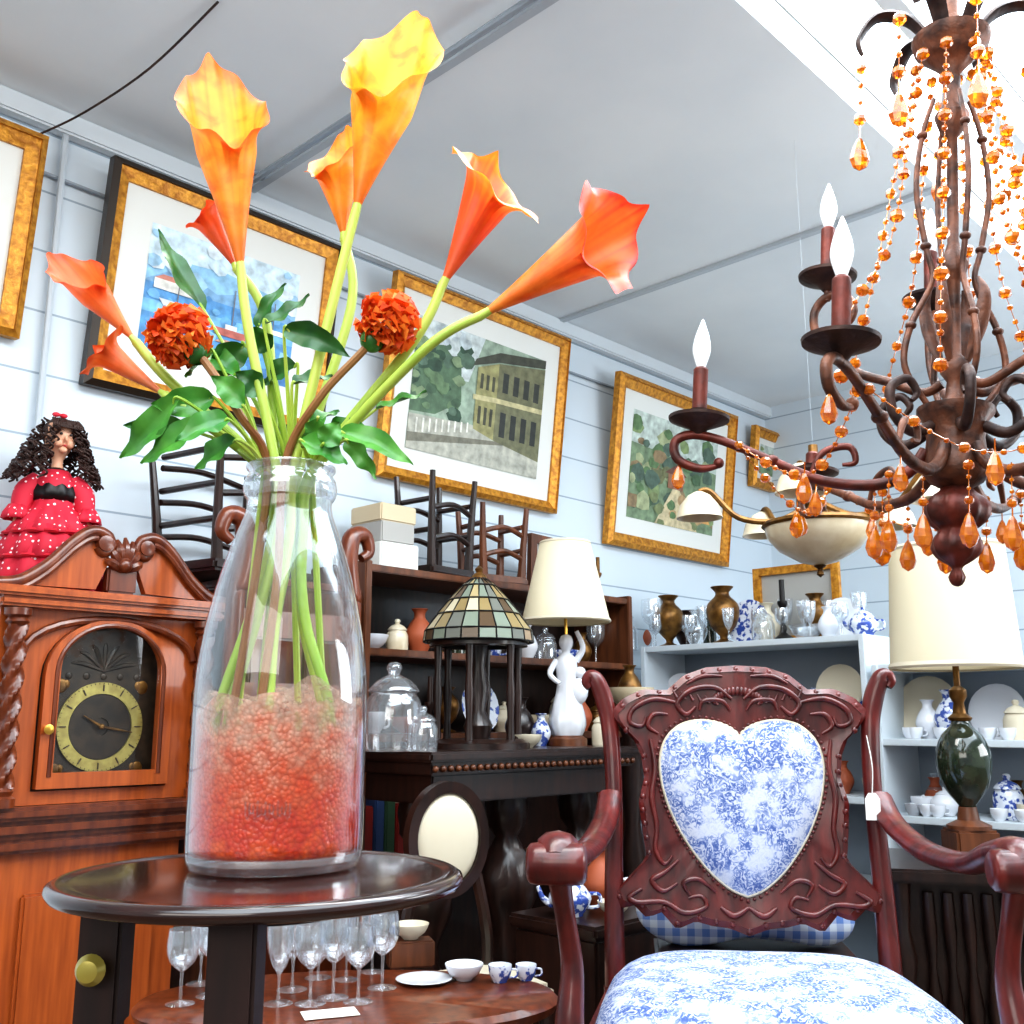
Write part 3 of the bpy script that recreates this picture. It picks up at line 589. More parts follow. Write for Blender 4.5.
relief([(8,712),(16,702),(34,702),(38,712)],[.003,.006,.006,.003]); relief([(70,716),(84,716),(90,728),(80,736)],[.003,.006,.006,.003])
relief([(0,906),(14,914),(26,906)],[.004,.008,.004]); relief([(14,676),(34,676),(50,684)],[.003,.006,.003])
for k in range(6): relief([(20+k*8,706-k*1.5),(24+k*8,698-k*1.5)],[.004,.002])
for i in range(15):
    a=R(-70+10*i); x,z=bp(0,706); m.ball((x+.05*sin(a),-.02,z+.028*cos(a)),(.006,.005,.010),8,6)
for i in range(0,NA,2):
    x,z=HR[i]; m.ball((x*1.055,-.018,cz+(z-cz)*1.055),.0036,8,5)
for i in range(0,NA,4):
    x,z=OR[i]; m.ball((x*.965,-.016,cz+(z-cz)*.965),(.007,.005,.007),8,5)
m.xf(BX); m.build('relief_carving','chairwood',bk,ang=60)
m=MB()
m.sheet(lambda u,v:V((HR[int(round(v*NA))%NA][0]*u,-.014-.032*math.sqrt(max(0,1-(u*.98)**3)),cz+(HR[int(round(v*NA))%NA][1]-cz)*u)),10,NA,True); m.xf(BX); hp=m.build('heart_pad','toile',t,ang=180)
m=MB().tube([(x*1.0,-.018,z) for x,z in HR+HR[:1]],.0045,k=1,n=6); m.xf(BX); m.build('piping','creamfab',hp)
for sx in (-1,1):
    m=MB().tube([(sx*.262,0,.4),(sx*.262,0,.6),(sx*.258,-.005,.8),(sx*.264,0,.93),(sx*.276,-.004,.995),(sx*.292,-.01,1.035),(sx*.305,-.012,1.042),(sx*.312,-.012,1.03),(sx*.305,-.012,1.018)],[.022,.02,.018,.019,.02,.018,.014,.011,.008],n=10)
    m.xf(BX); m.build('back_post','chairwood',t,ang=50)
    m=MB().tube([(sx*.265,.262,.8),(sx*.275,.2,.755),(sx*.30,.08,.72),(sx*.325,-.08,.72),(sx*.335,-.2,.752),(sx*.337,-.27,.762),(sx*.337,-.302,.745)],[.016,.016,.017,.018,.019,.02,.015],n=10,fx=1.6)
    m.lathe([(0,-.046),(.018,-.046),(.027,-.042),(.031,-.03),(.031,.03),(.027,.042),(.018,.046),(0,.046)],mx=M.Rotation(R(90),4,'Y'),c=(sx*.337,-.285,.736),n=20,k=2); m.build('arm','chairwood',t,ang=60)
    m=MB().tube([(sx*.335,-.272,.72),(sx*.328,-.25,.66),(sx*.318,-.24,.58),(sx*.322,-.255,.5),(sx*.318,-.26,.42)],[.02,.016,.018,.023,.024],n=10).build('arm_post','chairwood',t,ang=50)
    m=MB().tube([(sx*.315,-.26,.43),(sx*.32,-.28,.3),(sx*.305,-.265,.14),(sx*.312,-.285,.03),(sx*.315,-.29,0)],[.03,.026,.02,.022,.026],n=10).build('leg','chairwood',t,ang=50)
    m=MB().tube([(sx*.262,.24,.44),(sx*.262,.26,.2),(sx*.265,.31,0)],[.024,.022,.02],n=10).build('leg','chairwood',t,ang=50)
def trap(y): return .26+(.25-y)/.52*.05
m=MB().box((0,-.27,.41),(.6,.04,.075),bev=.008).box((0,.245,.41),(.5,.035,.07),bev=.006)
for sx in (-1,1): m.box((sx*.285,-.01,.41),(.035,.5,.07),M.Rotation(R(sx*5.5),4,'Z'),bev=.006)
m.build('seat_rail','chairwood',t)
def seatf(u,v):
    a=2*PI*v; c_,s_=cos(a),sin(a); e=.45; x=math.copysign(abs(c_)**e,c_)*u; y=math.copysign(abs(s_)**e,s_)*u
    yy=-.01+y*.25; return V((x*(trap(yy)+.005),yy,.44+.082*(1-u**7)**.5+.016*(1-u*u)))
MB().sheet(seatf,16,72,True).build('seat_pad','toile',t,ang=180)
RA=M.Rotation(AR,4,'Z')
gs=AL+RA@V((.03,.5,0))
t=thing('low_stool','low dark stool behind the armchair carrying the gingham cushion','stool',gs,AR)
MB().box((0,0,.455),(.42,.2,.03),bev=.008).build('seat','dark',t)
for sx in (-1,1):
    for sy in (-1,1): MB().box((sx*.18,sy*.07,.22),(.03,.03,.44),bev=.004).build('leg','dark',t)
def pil(u,v):
    a=2*PI*v; b_=PI*(u-.5); e=.5; c_=abs(cos(b_))**e; x=.235*math.copysign(abs(cos(a))**.6,cos(a))*c_; z=.075*math.copysign(abs(sin(b_))**.7,sin(b_)); y=.06*math.copysign(abs(sin(a))**.8,sin(a))*c_
    return V((x,y+.006*sin(x*40),z+.012*sin(x*19+1)))
o=MB().sheet(pil,18,48,True).build('gingham_cushion','gingham',loc=gs+V((-.015,0,.552)),rot=(R(-8),0,AR),ang=180)
tag(o,'blue and white gingham cushion on the stool behind the armchair','cushion')
t=thing('price_tag','white paper price tag hanging from the armchair back post','tag',(.7,2.06,.80),R(-10))
MB().prism([(-.014,-.04),(.014,-.04),(.014,0),(.007,.011),(-.007,.011),(-.014,0)],.001).build('paper','tag',t); MB().tube([(0,0,.008),(.004,0,.06),(0,.02,.12)],.001,n=5).build('string','tag',t)
# ---------------------------------------------------------------- bronze chandelier
CH=V((.682,1.56,1.15))
t=thing('chandelier','bronze candle chandelier strung with amber crystal beads','chandelier',CH,rot=(0,R(4.3),0)); CT=t
MB().lathe([(0,0),(.007,.003),(.012,.015),(.007,.027),(.012,.034),(.028,.045),(.036,.062),(.03,.08),(.026,.088),(.04,.1),(.047,.118),(.042,.135),(.028,.147),(.022,.155)],n=32,rip=lambda a,z:1+.08*sin(8*a),k=2).build('finial','rustred',t,ang=60)
MB().lathe([(.022,.155),(.04,.165),(.05,.18),(.047,.2),(.043,.235),(.047,.262),(.058,.275),(.058,.284),(.03,.29),(.016,.30),(.012,.33),(.022,.345),(.022,.36),(.010,.375),(.010,.5),(.018,.51),(.023,.53),(.014,.55),(.009,.57),(.009,.76),(.02,.775),(.028,.8),(.016,.82),(.014,.88),(.03,.9),(.06,.93),(.064,.945),(.05,.955),(.02,.96),(.014,.99),(.012,1.2)],n=28).build('column','rust',t,ang=50)
MB().tube([(0,0,1.2),(0,0,2.54-CH.z)],.008,k=1).build('ceiling_rod','rustdark',t)
def pol(a,r,z): return V((r*cos(R(a)),r*sin(R(a)),z))
def candle(c,L,mc,bulb=True):
    MB().lathe([(.008,-.022),(.016,-.012),(.03,-.006),(.05,.003),(.051,.008),(.03,.002),(.015,.006),(.015,.014),(.019,.02),(.0,.02)],c=c,n=28).build('bobeche','rustdark',CT,ang=50)
    MB().lathe([(.0125,.012),(.0125,.012+L),(.009,.016+L),(0,.016+L)],c=c,n=16).build('candle_sleeve',mc,CT)
    if bulb: MB().lathe([(.007,.016+L),(.009,.022+L),(.014,.038+L),(.0155,.052+L),(.012,.072+L),(.006,.09+L),(.0018,.102+L),(0,.103+L)],c=c,n=16,k=2).build('candle_bulb','bulb',CT,ang=80)
for i,a in enumerate((167,227,287,347,47,107)):
    pts=[(.36,.187),(.395,.18),(.432,.195),(.438,.225),(.41,.238),(.36,.228),(.28,.195),(.2,.163),(.12,.158),(.07,.18),(.045,.215)]
    MB().tube([pol(a,r,z) for r,z in pts],[.004,.007,.008,.008,.008,.0075,.0075,.0085,.0095,.01,.01],n=9,k=5).tube([pol(a,.4,.237),pol(a,.4,.255)],.006,k=1).tube([pol(a,r,z) for r,z in ((.22,.17),(.2,.21),(.16,.22),(.15,.195),(.17,.19))],[.004,.006,.006,.005,.003],n=7).ball(pol(a,.365,.19),.009).ball(pol(a,.28,.195),(.012,.012,.01)).build('arm','rustred' if i==0 else 'rust',t,ang=60)
    candle(pol(a,.4,.26),.08 if i<5 else .03,'rustred',i<5)
    MB().tube([pol(a+30,r,z) for r,z in ((.045,.25),(.08,.235),(.115,.26),(.12,.3),(.09,.32),(.072,.3),(.082,.285))],[.009,.009,.008,.008,.007,.006,.004],n=8).build('scroll','rustdark',t,ang=60)
    m=MB().tube([pol(a,r,z) for r,z in ((.03,.94),(.07,.99),(.12,1.0),(.15,.96),(.145,.93))],[.006,.008,.007,.006,.003],n=7,fx=2.0); m.build('leaf_frond','rustdark',t,ang=60)
for a in (180,270,0,90):
    m=MB().tube([pol(a,r,z) for r,z in ((.03,.83),(.05,.76),(.06,.66),(.045,.56),(.035,.5),(.07,.42),(.08,.35),(.045,.29))],[.004,.0045,.005,.005,.005,.0055,.0055,.005],n=8)
    for z,r in ((.76,.05),(.56,.045),(.42,.07)): m.ball(pol(a,r,z),(.009,.009,.007))
    m.build('cage_strap','rust',t,ang=60)
    m=MB().tube([pol(a+45,r,z) for r,z in ((.02,.36),(.04,.42),(.048,.47),(.038,.5))],[.003,.008,.006,.002],n=7,fx=1.6).build('acanthus_leaf','rust',t,ang=60)
for a in (137,77,17,-43):
    MB().tube([pol(a,r,z) for r,z in ((.205,.475),(.18,.47),(.17,.495),(.19,.525),(.225,.525),(.245,.495),(.23,.44),(.17,.38),(.1,.345),(.05,.32),(.02,.33))],[.003,.006,.007,.007,.008,.008,.008,.008,.008,.008,.008],n=8).tube([pol(a,.22,.52),pol(a,.22,.555)],.006,k=1).build('arm','rust',t,ang=60)
    candle(pol(a,.22,.56),.085,'rustred')
def strand(pts,nb,r0=.0085):
    q=crs([tuple(p) for p in pts],12); m=MB()
    L=[0]
    for a,b in zip(q,q[1:]): L.append(L[-1]+(V(b)-V(a)).length)
    for k in range(nb):
        d=L[-1]*(k+.5)/nb; i=max(j for j in range(len(L)-1) if L[j]<=d); f=(d-L[i])/(L[i+1]-L[i]+1e-9); p=V(q[i]).lerp(V(q[i+1]),f); rr=r0*(rnd.uniform(1.15,1.5) if k%3==0 else rnd.uniform(.5,.7))
        m.ball(p,(rr,rr,rr*.9),7,5)
    m.tube(pts,.0008,n=4,k=4)
    m.build('bead_strand','amber',CT,smooth=False)
for i,a in enumerate((150,197,240,285,330,10,55,100,352,30)):
    rr=.16+.05*(i%2); strand([pol(a,.055,.915),pol(a,.085,.75),pol(a,.12,.55),pol(a,rr*.95,.40),pol(a,rr,.29)],25)
for a in (160,215,262,310,10,75): strand([pol(a,.145,.93),pol(a,.146,.86),pol(a,.147,.8)],4)
for i,a in enumerate((167,227,287,347,47,107)): strand([pol(a,.34,.225),pol(a+20,.27,.15),pol(a+40,.27,.15),pol(a+60,.34,.225)],16,.007)
for i in range(12):
    a=15+30*i; strand([pol(a,.12,.17),pol(a,.12,.135),pol(a,.12,.10)],4,.006)
def drop(p,s=1):
    MB().tube([p+V((0,0,.02*s)),p],.0012,n=4,k=1).lathe([(.002,0),(.006,-.006),(.012,-.022),(.0145,-.034),(.010,-.046),(0,-.052)],c=p,n=8,mx=M.Diagonal((s,s*.6,s,1))).build('crystal_drop','amber',CT,smooth=False)
for i in range(12): drop(pol(15+30*i,.12,.09),1.0)
for i,a in enumerate((167,227,287,347,47,107)):
    drop(pol(a,.43,.185),.8); drop(pol(a+30,.27,.14),.9); drop(pol(a,.21,.145),.8)
for a in (160,215,262,310,10,75): drop(pol(a,.147,.78),1.2)
# second light (alabaster bowl)
b2=P(820,566,2.6); t=thing('pendant_light','brass pendant light with alabaster bowl and small bell shades','pendant light',b2)
MB().lathe([(0,.0),(.012,.002),(.05,.012),(.1,.042),(.128,.075),(.134,.1),(.136,.108),(.13,.108),(.12,.08),(0,.02)],n=40).build('alabaster_bowl','cream',t,ang=60)
MB().lathe([(.136,.1),(.142,.106),(.138,.114),(.13,.112)],n=40).lathe([(0,-.03),(.01,-.022),(.006,-.008),(.016,0),(.004,.01)],n=14).lathe([(.01,.1),(.03,.13),(.02,.17),(.03,.2),(.015,.23),(.012,.32)],n=18).build('brass_fitting','oldbrass',t)
MB().tube([(0,0,.3),(0,0,ZC-b2.z)],.0003,k=1,n=5).build('hanging_wire','batten',t)
for k in range(5):
    a=175+72*k
    MB().tube([pol(a,.02,.16),pol(a,.1,.12),pol(a,.2,.13),pol(a,.27,.2),pol(a,.3,.2)],.008,n=8).build('arm','oldbrass',t)
    MB().lathe([(.012,.2),(.03,.19),(.05,.165),(.06,.13),(.057,.13),(.045,.165),(.01,.195)],c=pol(a,.3,0),n=24).build('bell_shade','cream',t,ang=60)
# ---------------------------------------------------------------- generic lathed wares
PRO={
'plate':[(0,0),(.4,0),(.55,.05),(1,.12),(1,.15),(.55,.09),(0,.05)],
'bowl':[(0,0),(.4,0),(.45,.08),(.8,.35),(1,.75),(.96,.76),(.75,.4),(0,.12)],
'cup':[(0,0),(.55,0),(.6,.1),(.9,.6),(1,1.3),(.95,1.3),(.82,.6),(0,.15)],
'vase':[(0,0),(.5,0),(.55,.1),(.95,.9),(1,1.4),(.7,2.1),(.4,2.5),(.42,2.9),(.6,3.1),(.5,3.1),(.3,2.8),(0,2.6)],
'urn':[(0,0),(.7,0),(.7,.15),(.3,.3),(.25,.55),(.75,1.1),(1,1.9),(.9,2.5),(.5,2.9),(.42,3.2),(.7,3.5),(.55,3.5),(0,3.2)],
'bottle':[(0,0),(.9,0),(1,.1),(1,2.3),(.85,2.8),(.4,3.3),(.35,4.2),(.45,4.3),(.45,4.5),(0,4.5)],
'goblet':[(0,0),(.8,0),(.78,.06),(.15,.2),(.1,.4),(.1,1.7),(.2,1.9),(.75,2.4),(1,3.2),(.92,4.2),(.88,4.2),(.92,3.2),(.68,2.5),(0,2.1)],
'flute':[(0,0),(.9,0),(.85,.07),(.14,.2),(.12,1.8),(.45,2.3),(.8,3.4),(.9,4.8),(.84,4.8),(.7,3.4),(0,2.2)],
'candlestick':[(0,0),(1,0),(1,.2),(.5,.5),(.25,.8),(.35,1.2),(.2,1.6),(.2,3.2),(.4,3.5),(.55,3.8),(.55,4.1),(.3,4.1),(.28,6.4),(0,6.4)],
'jar':[(0,0),(.85,0),(1,.15),(1,1.5),(.8,1.9),(.85,2.0),(.9,2.05),(.6,2.4),(.2,2.6),(.28,2.8),(.2,3.0),(0,3.05)],
'teapot':[(0,0),(.6,0),(.65,.1),(1,.6),(1,1),(.6,1.45),(.62,1.5),(.3,1.7),(.12,1.75),(.15,1.95),(0,2.0)],
}
def ware(kind,label,cat,loc,r,m,group=None,stand=False,rz=0,name=None,n=24):
    pr=[(a*r,b*r) for a,b in PRO[kind]]; mb=MB().lathe(pr,n=n,k=2 if kind not in('candlestick',) else 1)
    if kind in('cup','teapot'): mb.tube([(r*.85,0,r*1.0),(r*1.4,0,r*.95),(r*1.4,0,r*.45),(r*.8,0,r*.35)],r*.09,n=6)
    if kind=='teapot': mb.tube([(-r*.85,0,r*.5),(-r*1.3,0,r*.8),(-r*1.55,0,r*1.35)],[r*.2,r*.14,r*.1],n=8)
    if stand: mb.xf(M.Translation((0,0,r))@M.Rotation(R(80),4,'X'))
    o=mb.build(name or {'flute':'champagne_flute','jar':'lidded_jar','urn':'brass_urn'}.get(kind,kind),m,loc=loc,rot=(0,0,rz),ang=50)
    return tag(o,label,cat,group)
def boxthing(name,label,cat,loc,size,m,rz=RZ,group=None,bev=.004):
    o=MB().box((0,0,size[2]/2),size,bev=bev).build(name,m,loc=loc,rot=(0,0,rz)); return tag(o,label,cat,group)
# ---------------------------------------------------------------- carved table + things on it
TP=2.03; PT=RW(2.07,TP,0); PZ=.875
t=thing('carved_table','dark carved long table with beaded edge carrying the lamps','table',PT,RZ)
m=MB().box((0,0,PZ-.012),(.82,.34,.024),bev=.006).box((0,0,PZ-.04),(.79,.31,.03),bev=.004); m.build('table_top','dark',t)
m=MB()
for i in range(32): m.ball((-.385+.0248*i,-.158,PZ-.04),.0085,8,5)
m.build('beading','brown',t)
MB().box((0,0,PZ-.09),(.74,.26,.07),bev=.004).build('apron','dark',t)
for x in (-.29,.02,.32):
    m=MB().lathe([(.03,.0),(.07,.0),(.075,.03),(.04,.06),(.055,.1),(.075,.16),(.06,.22),(.03,.26),(.05,.3),(.06,.34),(.045,.4),(.075,.48),(.08,.54),(.055,.6),(.03,.64),(.05,.67),(.055,.72),(.05,.79)],c=(x,0,0),n=24,rip=lambda a,z:1+.09*sin(6*a+z*26)); m.build('leg','dark',t,ang=70)
MB().box((.02,0,.08),(.78,.2,.05),bev=.01).build('stretcher','dark',t)
lp=at(478,735,TP,PZ); t=thing('stained_glass_lamp','leaded stained glass lamp on a gazebo of dark wooden posts','lamp',lp,R(20))
MB().lathe([(0,0),(.14,0),(.14,.015),(.12,.025),(0,.025)],n=32).build('base','dark',t)
m=MB().lathe([(.03,.025),(.04,.06),(.02,.1),(.03,.16),(.018,.22),(.026,.28)],n=16); m.build('centre_column','dark',t)
for k in range(6): MB().lathe([(.012,.02),(.009,.08),(.013,.15),(.009,.2),(.012,.275)],c=pol(60*k,.115,0),n=10).build('post','dark',t)
MB().lathe([(.1,.27),(.135,.272),(.135,.285),(.1,.285)],n=32).build('ring','dark',t)
m=MB(); cols=[(196,186,158),(172,156,116),(142,124,84),(124,134,120),(88,70,50),(206,202,184),(160,138,112),(110,112,104)]
pr=[(.152,.285),(.148,.315),(.116,.36),(.084,.4),(.048,.44),(.022,.46)]
for a_,b_ in zip(pr,pr[1:]):
    for k in range(20):
        a0,a1=R(18*k+1),R(18*k+17); z0,z1=a_[1]+.002,b_[1]-.002
        m.poly([V((a_[0]*cos(a0),a_[0]*sin(a0),z0)),V((a_[0]*cos(a1),a_[0]*sin(a1),z0)),V((b_[0]*cos(a1),b_[0]*sin(a1),z1)),V((b_[0]*cos(a0),b_[0]*sin(a0),z1))],g(*rnd.choice(cols)))
sh=m.build('glass_shade','stained',t,smooth=False)
m=MB()
for k in range(20): m.tube([(r*cos(R(18*k)),r*sin(R(18*k)),z) for r,z in pr],.0022,n=4,k=1)
for r,z in pr: m.tube([(r*cos(R(15*k)),r*sin(R(15*k)),z) for k in range(25)],.0025,n=4,k=1)
m.build('leading','black',sh); MB().lathe([(.024,.458),(.02,.47),(.008,.478),(.012,.488),(0,.5)],n=12).build('finial','oldbrass',t)
lp=at(567,735,TP+.02,PZ); t=thing('figurine_lamp','table lamp with white porcelain figurine base and cream shade','lamp',lp,R(10))
MB().lathe([(0,0),(.06,0),(.06,.02),(.045,.03),(0,.03)],n=24).build('base','brown',t)
m=MB().lathe([(.045,.03),(.055,.06),(.05,.1),(.035,.15),(.028,.19),(.034,.23),(.028,.26),(.012,.275),(.018,.29),(.022,.305),(.016,.325),(0,.332)],n=20,rip=lambda a,z:1+.1*sin(5*a+z*20)*(z<.2),k=2)
m.tube([(-.03,0,.25),(-.055,-.02,.21),(-.03,-.045,.18)],[.011,.009,.007]).tube([(.03,0,.25),(.05,-.01,.29),(.03,-.01,.34)],[.011,.009,.007]).ball((.035,-.01,.16),(.03,.03,.04)).ball((.04,-.012,.215),.018); m.build('figurine','porc',t,ang=80)
MB().tube([(0,0,.32),(0,0,.6)],.005,k=1).build('stem','brass',t)
MB().lathe([(.135,.37),(.079,.61),(.077,.61),(.132,.37)],n=80,rip=lambda a,z:1+.008*sin(40*a)).build('lamp_shade','shade',t,ang=80)
MB().lathe([(.078,.606),(.081,.61),(.078,.616)],n=40).build('shade_trim','creamfab',t); MB().lathe([(.135,.366),(.139,.37),(.135,.377)],n=40).build('shade_trim','creamfab',t)
ware('jar','tall cut crystal lidded jar on the left end of carved table','jar',at(393,730,TP,PZ),.072,'crystal')
ware('jar','short crystal jar between the tall jar and stained glass lamp','jar',at(423,735,TP-.07,PZ),.036,'crystal')
ware('bowl','small cream bowl beside the figurine lamp on carved table','bowl',at(526,738,TP-.05,PZ),.045,'creamfab')
ware('jar','beige lidded jar at the right end of carved table','jar',at(603,735,TP-.03,PZ),.034,'creamfab')
ware('vase','small blue patterned vase left of the figurine lamp','vase',at(541,735,TP+.06,PZ),.03,'bluepor')
ware('candlestick','dark candlestick behind the short crystal jar on carved table','candlestick',at(430,735,TP+.1,PZ),.03,'dark')
ware('vase','dark brown vase between the lamps at back of carved table','vase',at(520,735,TP+.12,PZ),.045,'dark')
# etagere along the wall
t=thing('wall_shelf','brown wooden open shelf against the wall behind the lamps','shelf',RW(2.42,2.44,0),RZ)
for z in (.1,.5,.9,1.14,1.38): MB().box((0,0,z),(1.24,.26,.022),bev=.003).build('shelf_board','brown',t)
for x in (-.61,.61): MB().box((x,0,.7),(.025,.27,1.4),bev=.003).build('side_panel','brown',t)
MB().box((0,.132,.7),(1.24,.008,1.38)).build('back_panel','dark',t)
def eb(x,y,z): return RW(2.3+x,2.44+y,z+.0115)
boxthing('hat_box','round cornered white card box, bottom of the stack beside street picture','box',eb(-.34,0,1.38),(.15,.18,.08),'matboard')
boxthing('hat_box','grey card box in the middle of the box stack','box',eb(-.34,0,1.4605),(.13,.16,.065),'grey')
boxthing('hat_box','beige card box on top of the box stack','box',eb(-.335,0,1.526),(.14,.15,.055),'beige')
def upturned(name,label,cat,p,rz,w,h,mm,n=2):
    t=thing(name,label,cat,p,rz); d=w*.8
    MB().box((0,0,.016),(w,d,.03),bev=.008).build('seat',mm,t)
    for sx in (-1,1):
        for sy in (-1,1): MB().tube([(sx*w*.4,sy*d*.38,.03),(sx*w*.43,sy*d*.4,h*.5),(sx*w*.47,sy*d*.45,h)],[.015,.012,.009],n=8).build('leg',mm,t)
    for k in range(n):
        z=h*(.35+.3*k)
        for sy in (-1,1): MB().tube([(-w*.41,sy*d*.39,z),(0,sy*d*.44,z+.02),(w*.41,sy*d*.39,z)],.009,n=7).build('stretcher',mm,t)
        for sx in (-1,1): MB().tube([(sx*w*.41,-d*.39,z+.03),(sx*w*.41,d*.39,z+.03)],.009,n=7,k=1).build('stretcher',mm,t)
upturned('upturned_chair','brown wooden chair frame upside down beside the card boxes','chair',eb(-.12,0,1.38),RZ+R(6),.22,.33,'dark')
upturned('upturned_chair','brown wooden chair frame upside down under the street picture corner','chair',eb(.14,0,1.38),RZ-R(8),.2,.27,'brown')
def leanframe(label,p,w,h,lean,rz,mm='brown'):
    t=thing('empty_picture',label,'frame',p,0,rot=(0,R(lean),rz)); MB().ring(rectpts(w,h),rectpts(w-.06,h-.06,.03),.02).build('moulding',mm,t); MB().box((0,.008,h/2),(w-.06,.003,h-.06)).build('backing','grey',t)
leanframe('narrow brown wooden frame upright behind the figurine lamp shade',eb(.36,-.03,1.38),.14,.2,2,RZ)
for i,(x,k,mm,r,lb,ct) in enumerate([(.46,'urn','oldbrass',.05,'antique brass vase on wall shelf top right of cream shade','vase'),(.54,'jar','crystal',.04,'crystal jar beside the brass vase on wall shelf top','jar'),(.6,'vase','dark',.045,'dark brown vase on wall shelf top beside the crystal jar','vase'),(.66,'bottle','crystal',.03,'clear decanter on wall shelf top near the garden painting','decanter'),(.71,'candlestick','oldbrass',.026,'brass candlestick at right end of the wall shelf top','candlestick')]): ware(k,lb,ct,eb(x,0,1.38),r,mm)
CT_={'cup':'cup','bowl':'bowl','jar':'jar','bottle':'bottle','teapot':'teapot','urn':'urn','plate':'plate','candlestick':'candlestick','goblet':'glass'}
for i,(x,k,mm,r,lb) in enumerate([(-.38,'bowl','porc',.06,'white bowl at left on upper shelf behind the lamps'),(-.27,'jar','cream',.034,'amber cream jar between white bowl and terracotta vase'),(-.18,'vase','terracotta',.045,'terracotta vase on upper shelf behind the stained glass lamp'),(-.09,'candlestick','oldbrass',.022,'brass candlestick on upper shelf behind the stained glass lamp'),(-.02,'bottle','green',.03,'dark green bottle on upper shelf between the lamps'),(.06,'vase','creamfab',.036,'cream vase beside the dark green bottle on upper shelf'),(.14,'cup','bluepor',.036,'blue and white cup on upper shelf by the figurine lamp'),(.23,'urn','oldbrass',.038,'brass urn on upper shelf behind the figurine'),(.31,'vase','porc',.04,'white vase on upper shelf right of figurine lamp'),(.41,'jar','crystal',.04,'crystal jar right of the white vase on upper shelf'),(.51,'bowl','bluepor',.055,'blue patterned bowl on upper shelf right of crystal jar'),(.61,'vase','oldbrass',.036,'brass vase on upper shelf near its right end'),(.69,'goblet','crystal',.036,'crystal goblet at right end of upper wall shelf')]): ware(k,lb,CT_.get(k,'vase'),eb(x,0,1.14),r,mm)
for i,(x,k,mm,r,lb) in enumerate([(.2,'teapot','creamfab',.05,'cream teapot on the shelf just above carved table height'),(.36,'bowl','cream',.07,'amber cream bowl beside the teapot on wall shelf'),(.08,'plate','bluepor',.08,'blue patterned plate standing behind the lamp bases'),(-.06,'urn','oldbrass',.04,'small brass urn on wall shelf between lamp bases'),(-.22,'bowl','terracotta',.06,'terracotta bowl on wall shelf behind crystal jar'),(-.36,'cup','porc',.045,'white cup at left end of the lower wall shelf'),(.5,'jar','creamfab',.05,'cream lidded jar right of the amber cream bowl'),(.6,'vase','terracotta',.04,'terracotta vase right of the cream lidded jar'),(.69,'jar','oldbrass',.035,'brass jar at right end of the lower wall shelf')]): ware(k,lb,CT_.get(k,'vase'),eb(x,0,.9),r,mm,stand=(k=='plate'),rz=RZ)
bx=-.42
for i,(mm,cn) in enumerate((('redbook','red'),('bluebook','blue'),('greenbook','green'),('redbook','dark red'),('creamfab','cream'))):
    boxthing('book',f'{cn} clothbound book standing low on wall shelf, '+['first','second','third','fourth','last'][i]+' in its row','book',eb(bx,0,.5),(.035,.15,.2+.02*(i%3)),mm,group='books on the low wall shelf'); bx+=.04
# turned pedestal with a pot, in front of the wall shelf's right end
pp_=at(630,700,2.1,0); t=thing('plant_stand','dark turned pedestal stand between carved table and white shelf','stand',pp_,0)
MB().lathe([(.1,0),(.1,.02),(.04,.05),(.03,.1),(.05,.2),(.03,.3),(.045,.5),(.025,.62),(.04,.75),(.03,.9),(.055,.97)],n=24).build('column','dark',t); MB().lathe([(0,.97),(.09,.97),(.095,.98),(.09,.99),(0,.99)],n=32).build('top','dark',t)
ware('bowl','large beige pottery bowl on the dark turned pedestal','bowl',pp_+V((0,0,.9905)),.08,'beige')
ware('vase','brown vase standing inside the beige pottery bowl','vase',pp_+V((0,0,1.003)),.04,'oldbrass')
# cabinet behind the vase + upturned stool + headboard
t=thing('cabinet','brown wooden cabinet standing between the clock and wall shelf','cabinet',RW(1.56,2.42,0),RZ)
MB().box((0,0,.65),(.34,.32,1.28),bev=.005).build('body','brown',t); MB().box((0,0,1.297),(.37,.34,.025),bev=.006).build('cornice','oakdark',t)
for sx in (-1,1):
    d=MB().box((sx*.083,-.164,.66),(.155,.014,1.1),bev=.004).box((sx*.083,-.172,.66),(.10,.008,.98),bev=.003).build('door','oakdark',t); MB().ball((sx*.02,-.18,.7),.01).build('knob','brass',d)
upturned('upturned_stool','dark wooden stool turned upside down above the clock','stool',RW(1.43,2.42,1.3105),RZ+R(12),.36,.31,'dark',3)
t=thing('headboard','red brown headboard with scrolled posts standing behind the vase','headboard',RW(1.43,2.1,0),RZ)
for sx in (-1,1):
    MB().tube([(sx*.17,0,0),(sx*.17,0,1.15),(sx*.165,0,1.25),(sx*.15,0,1.34),(sx*.16,0,1.41),(sx*.2,0,1.42),(sx*.215,0,1.38),(sx*.19,0,1.36)],[.022,.022,.024,.026,.024,.02,.016,.012],n=10).build('post','oakdark',t,ang=60)
for z in (.5,1.0,1.17): MB().box((0,0,z),(.34,.022,.07),bev=.006).build('rail','oakdark',t)
for x in (-.1,0,.1): MB().box((x,0,.75),(.04,.015,.5),bev=.003).build('splat','oakdark',t)
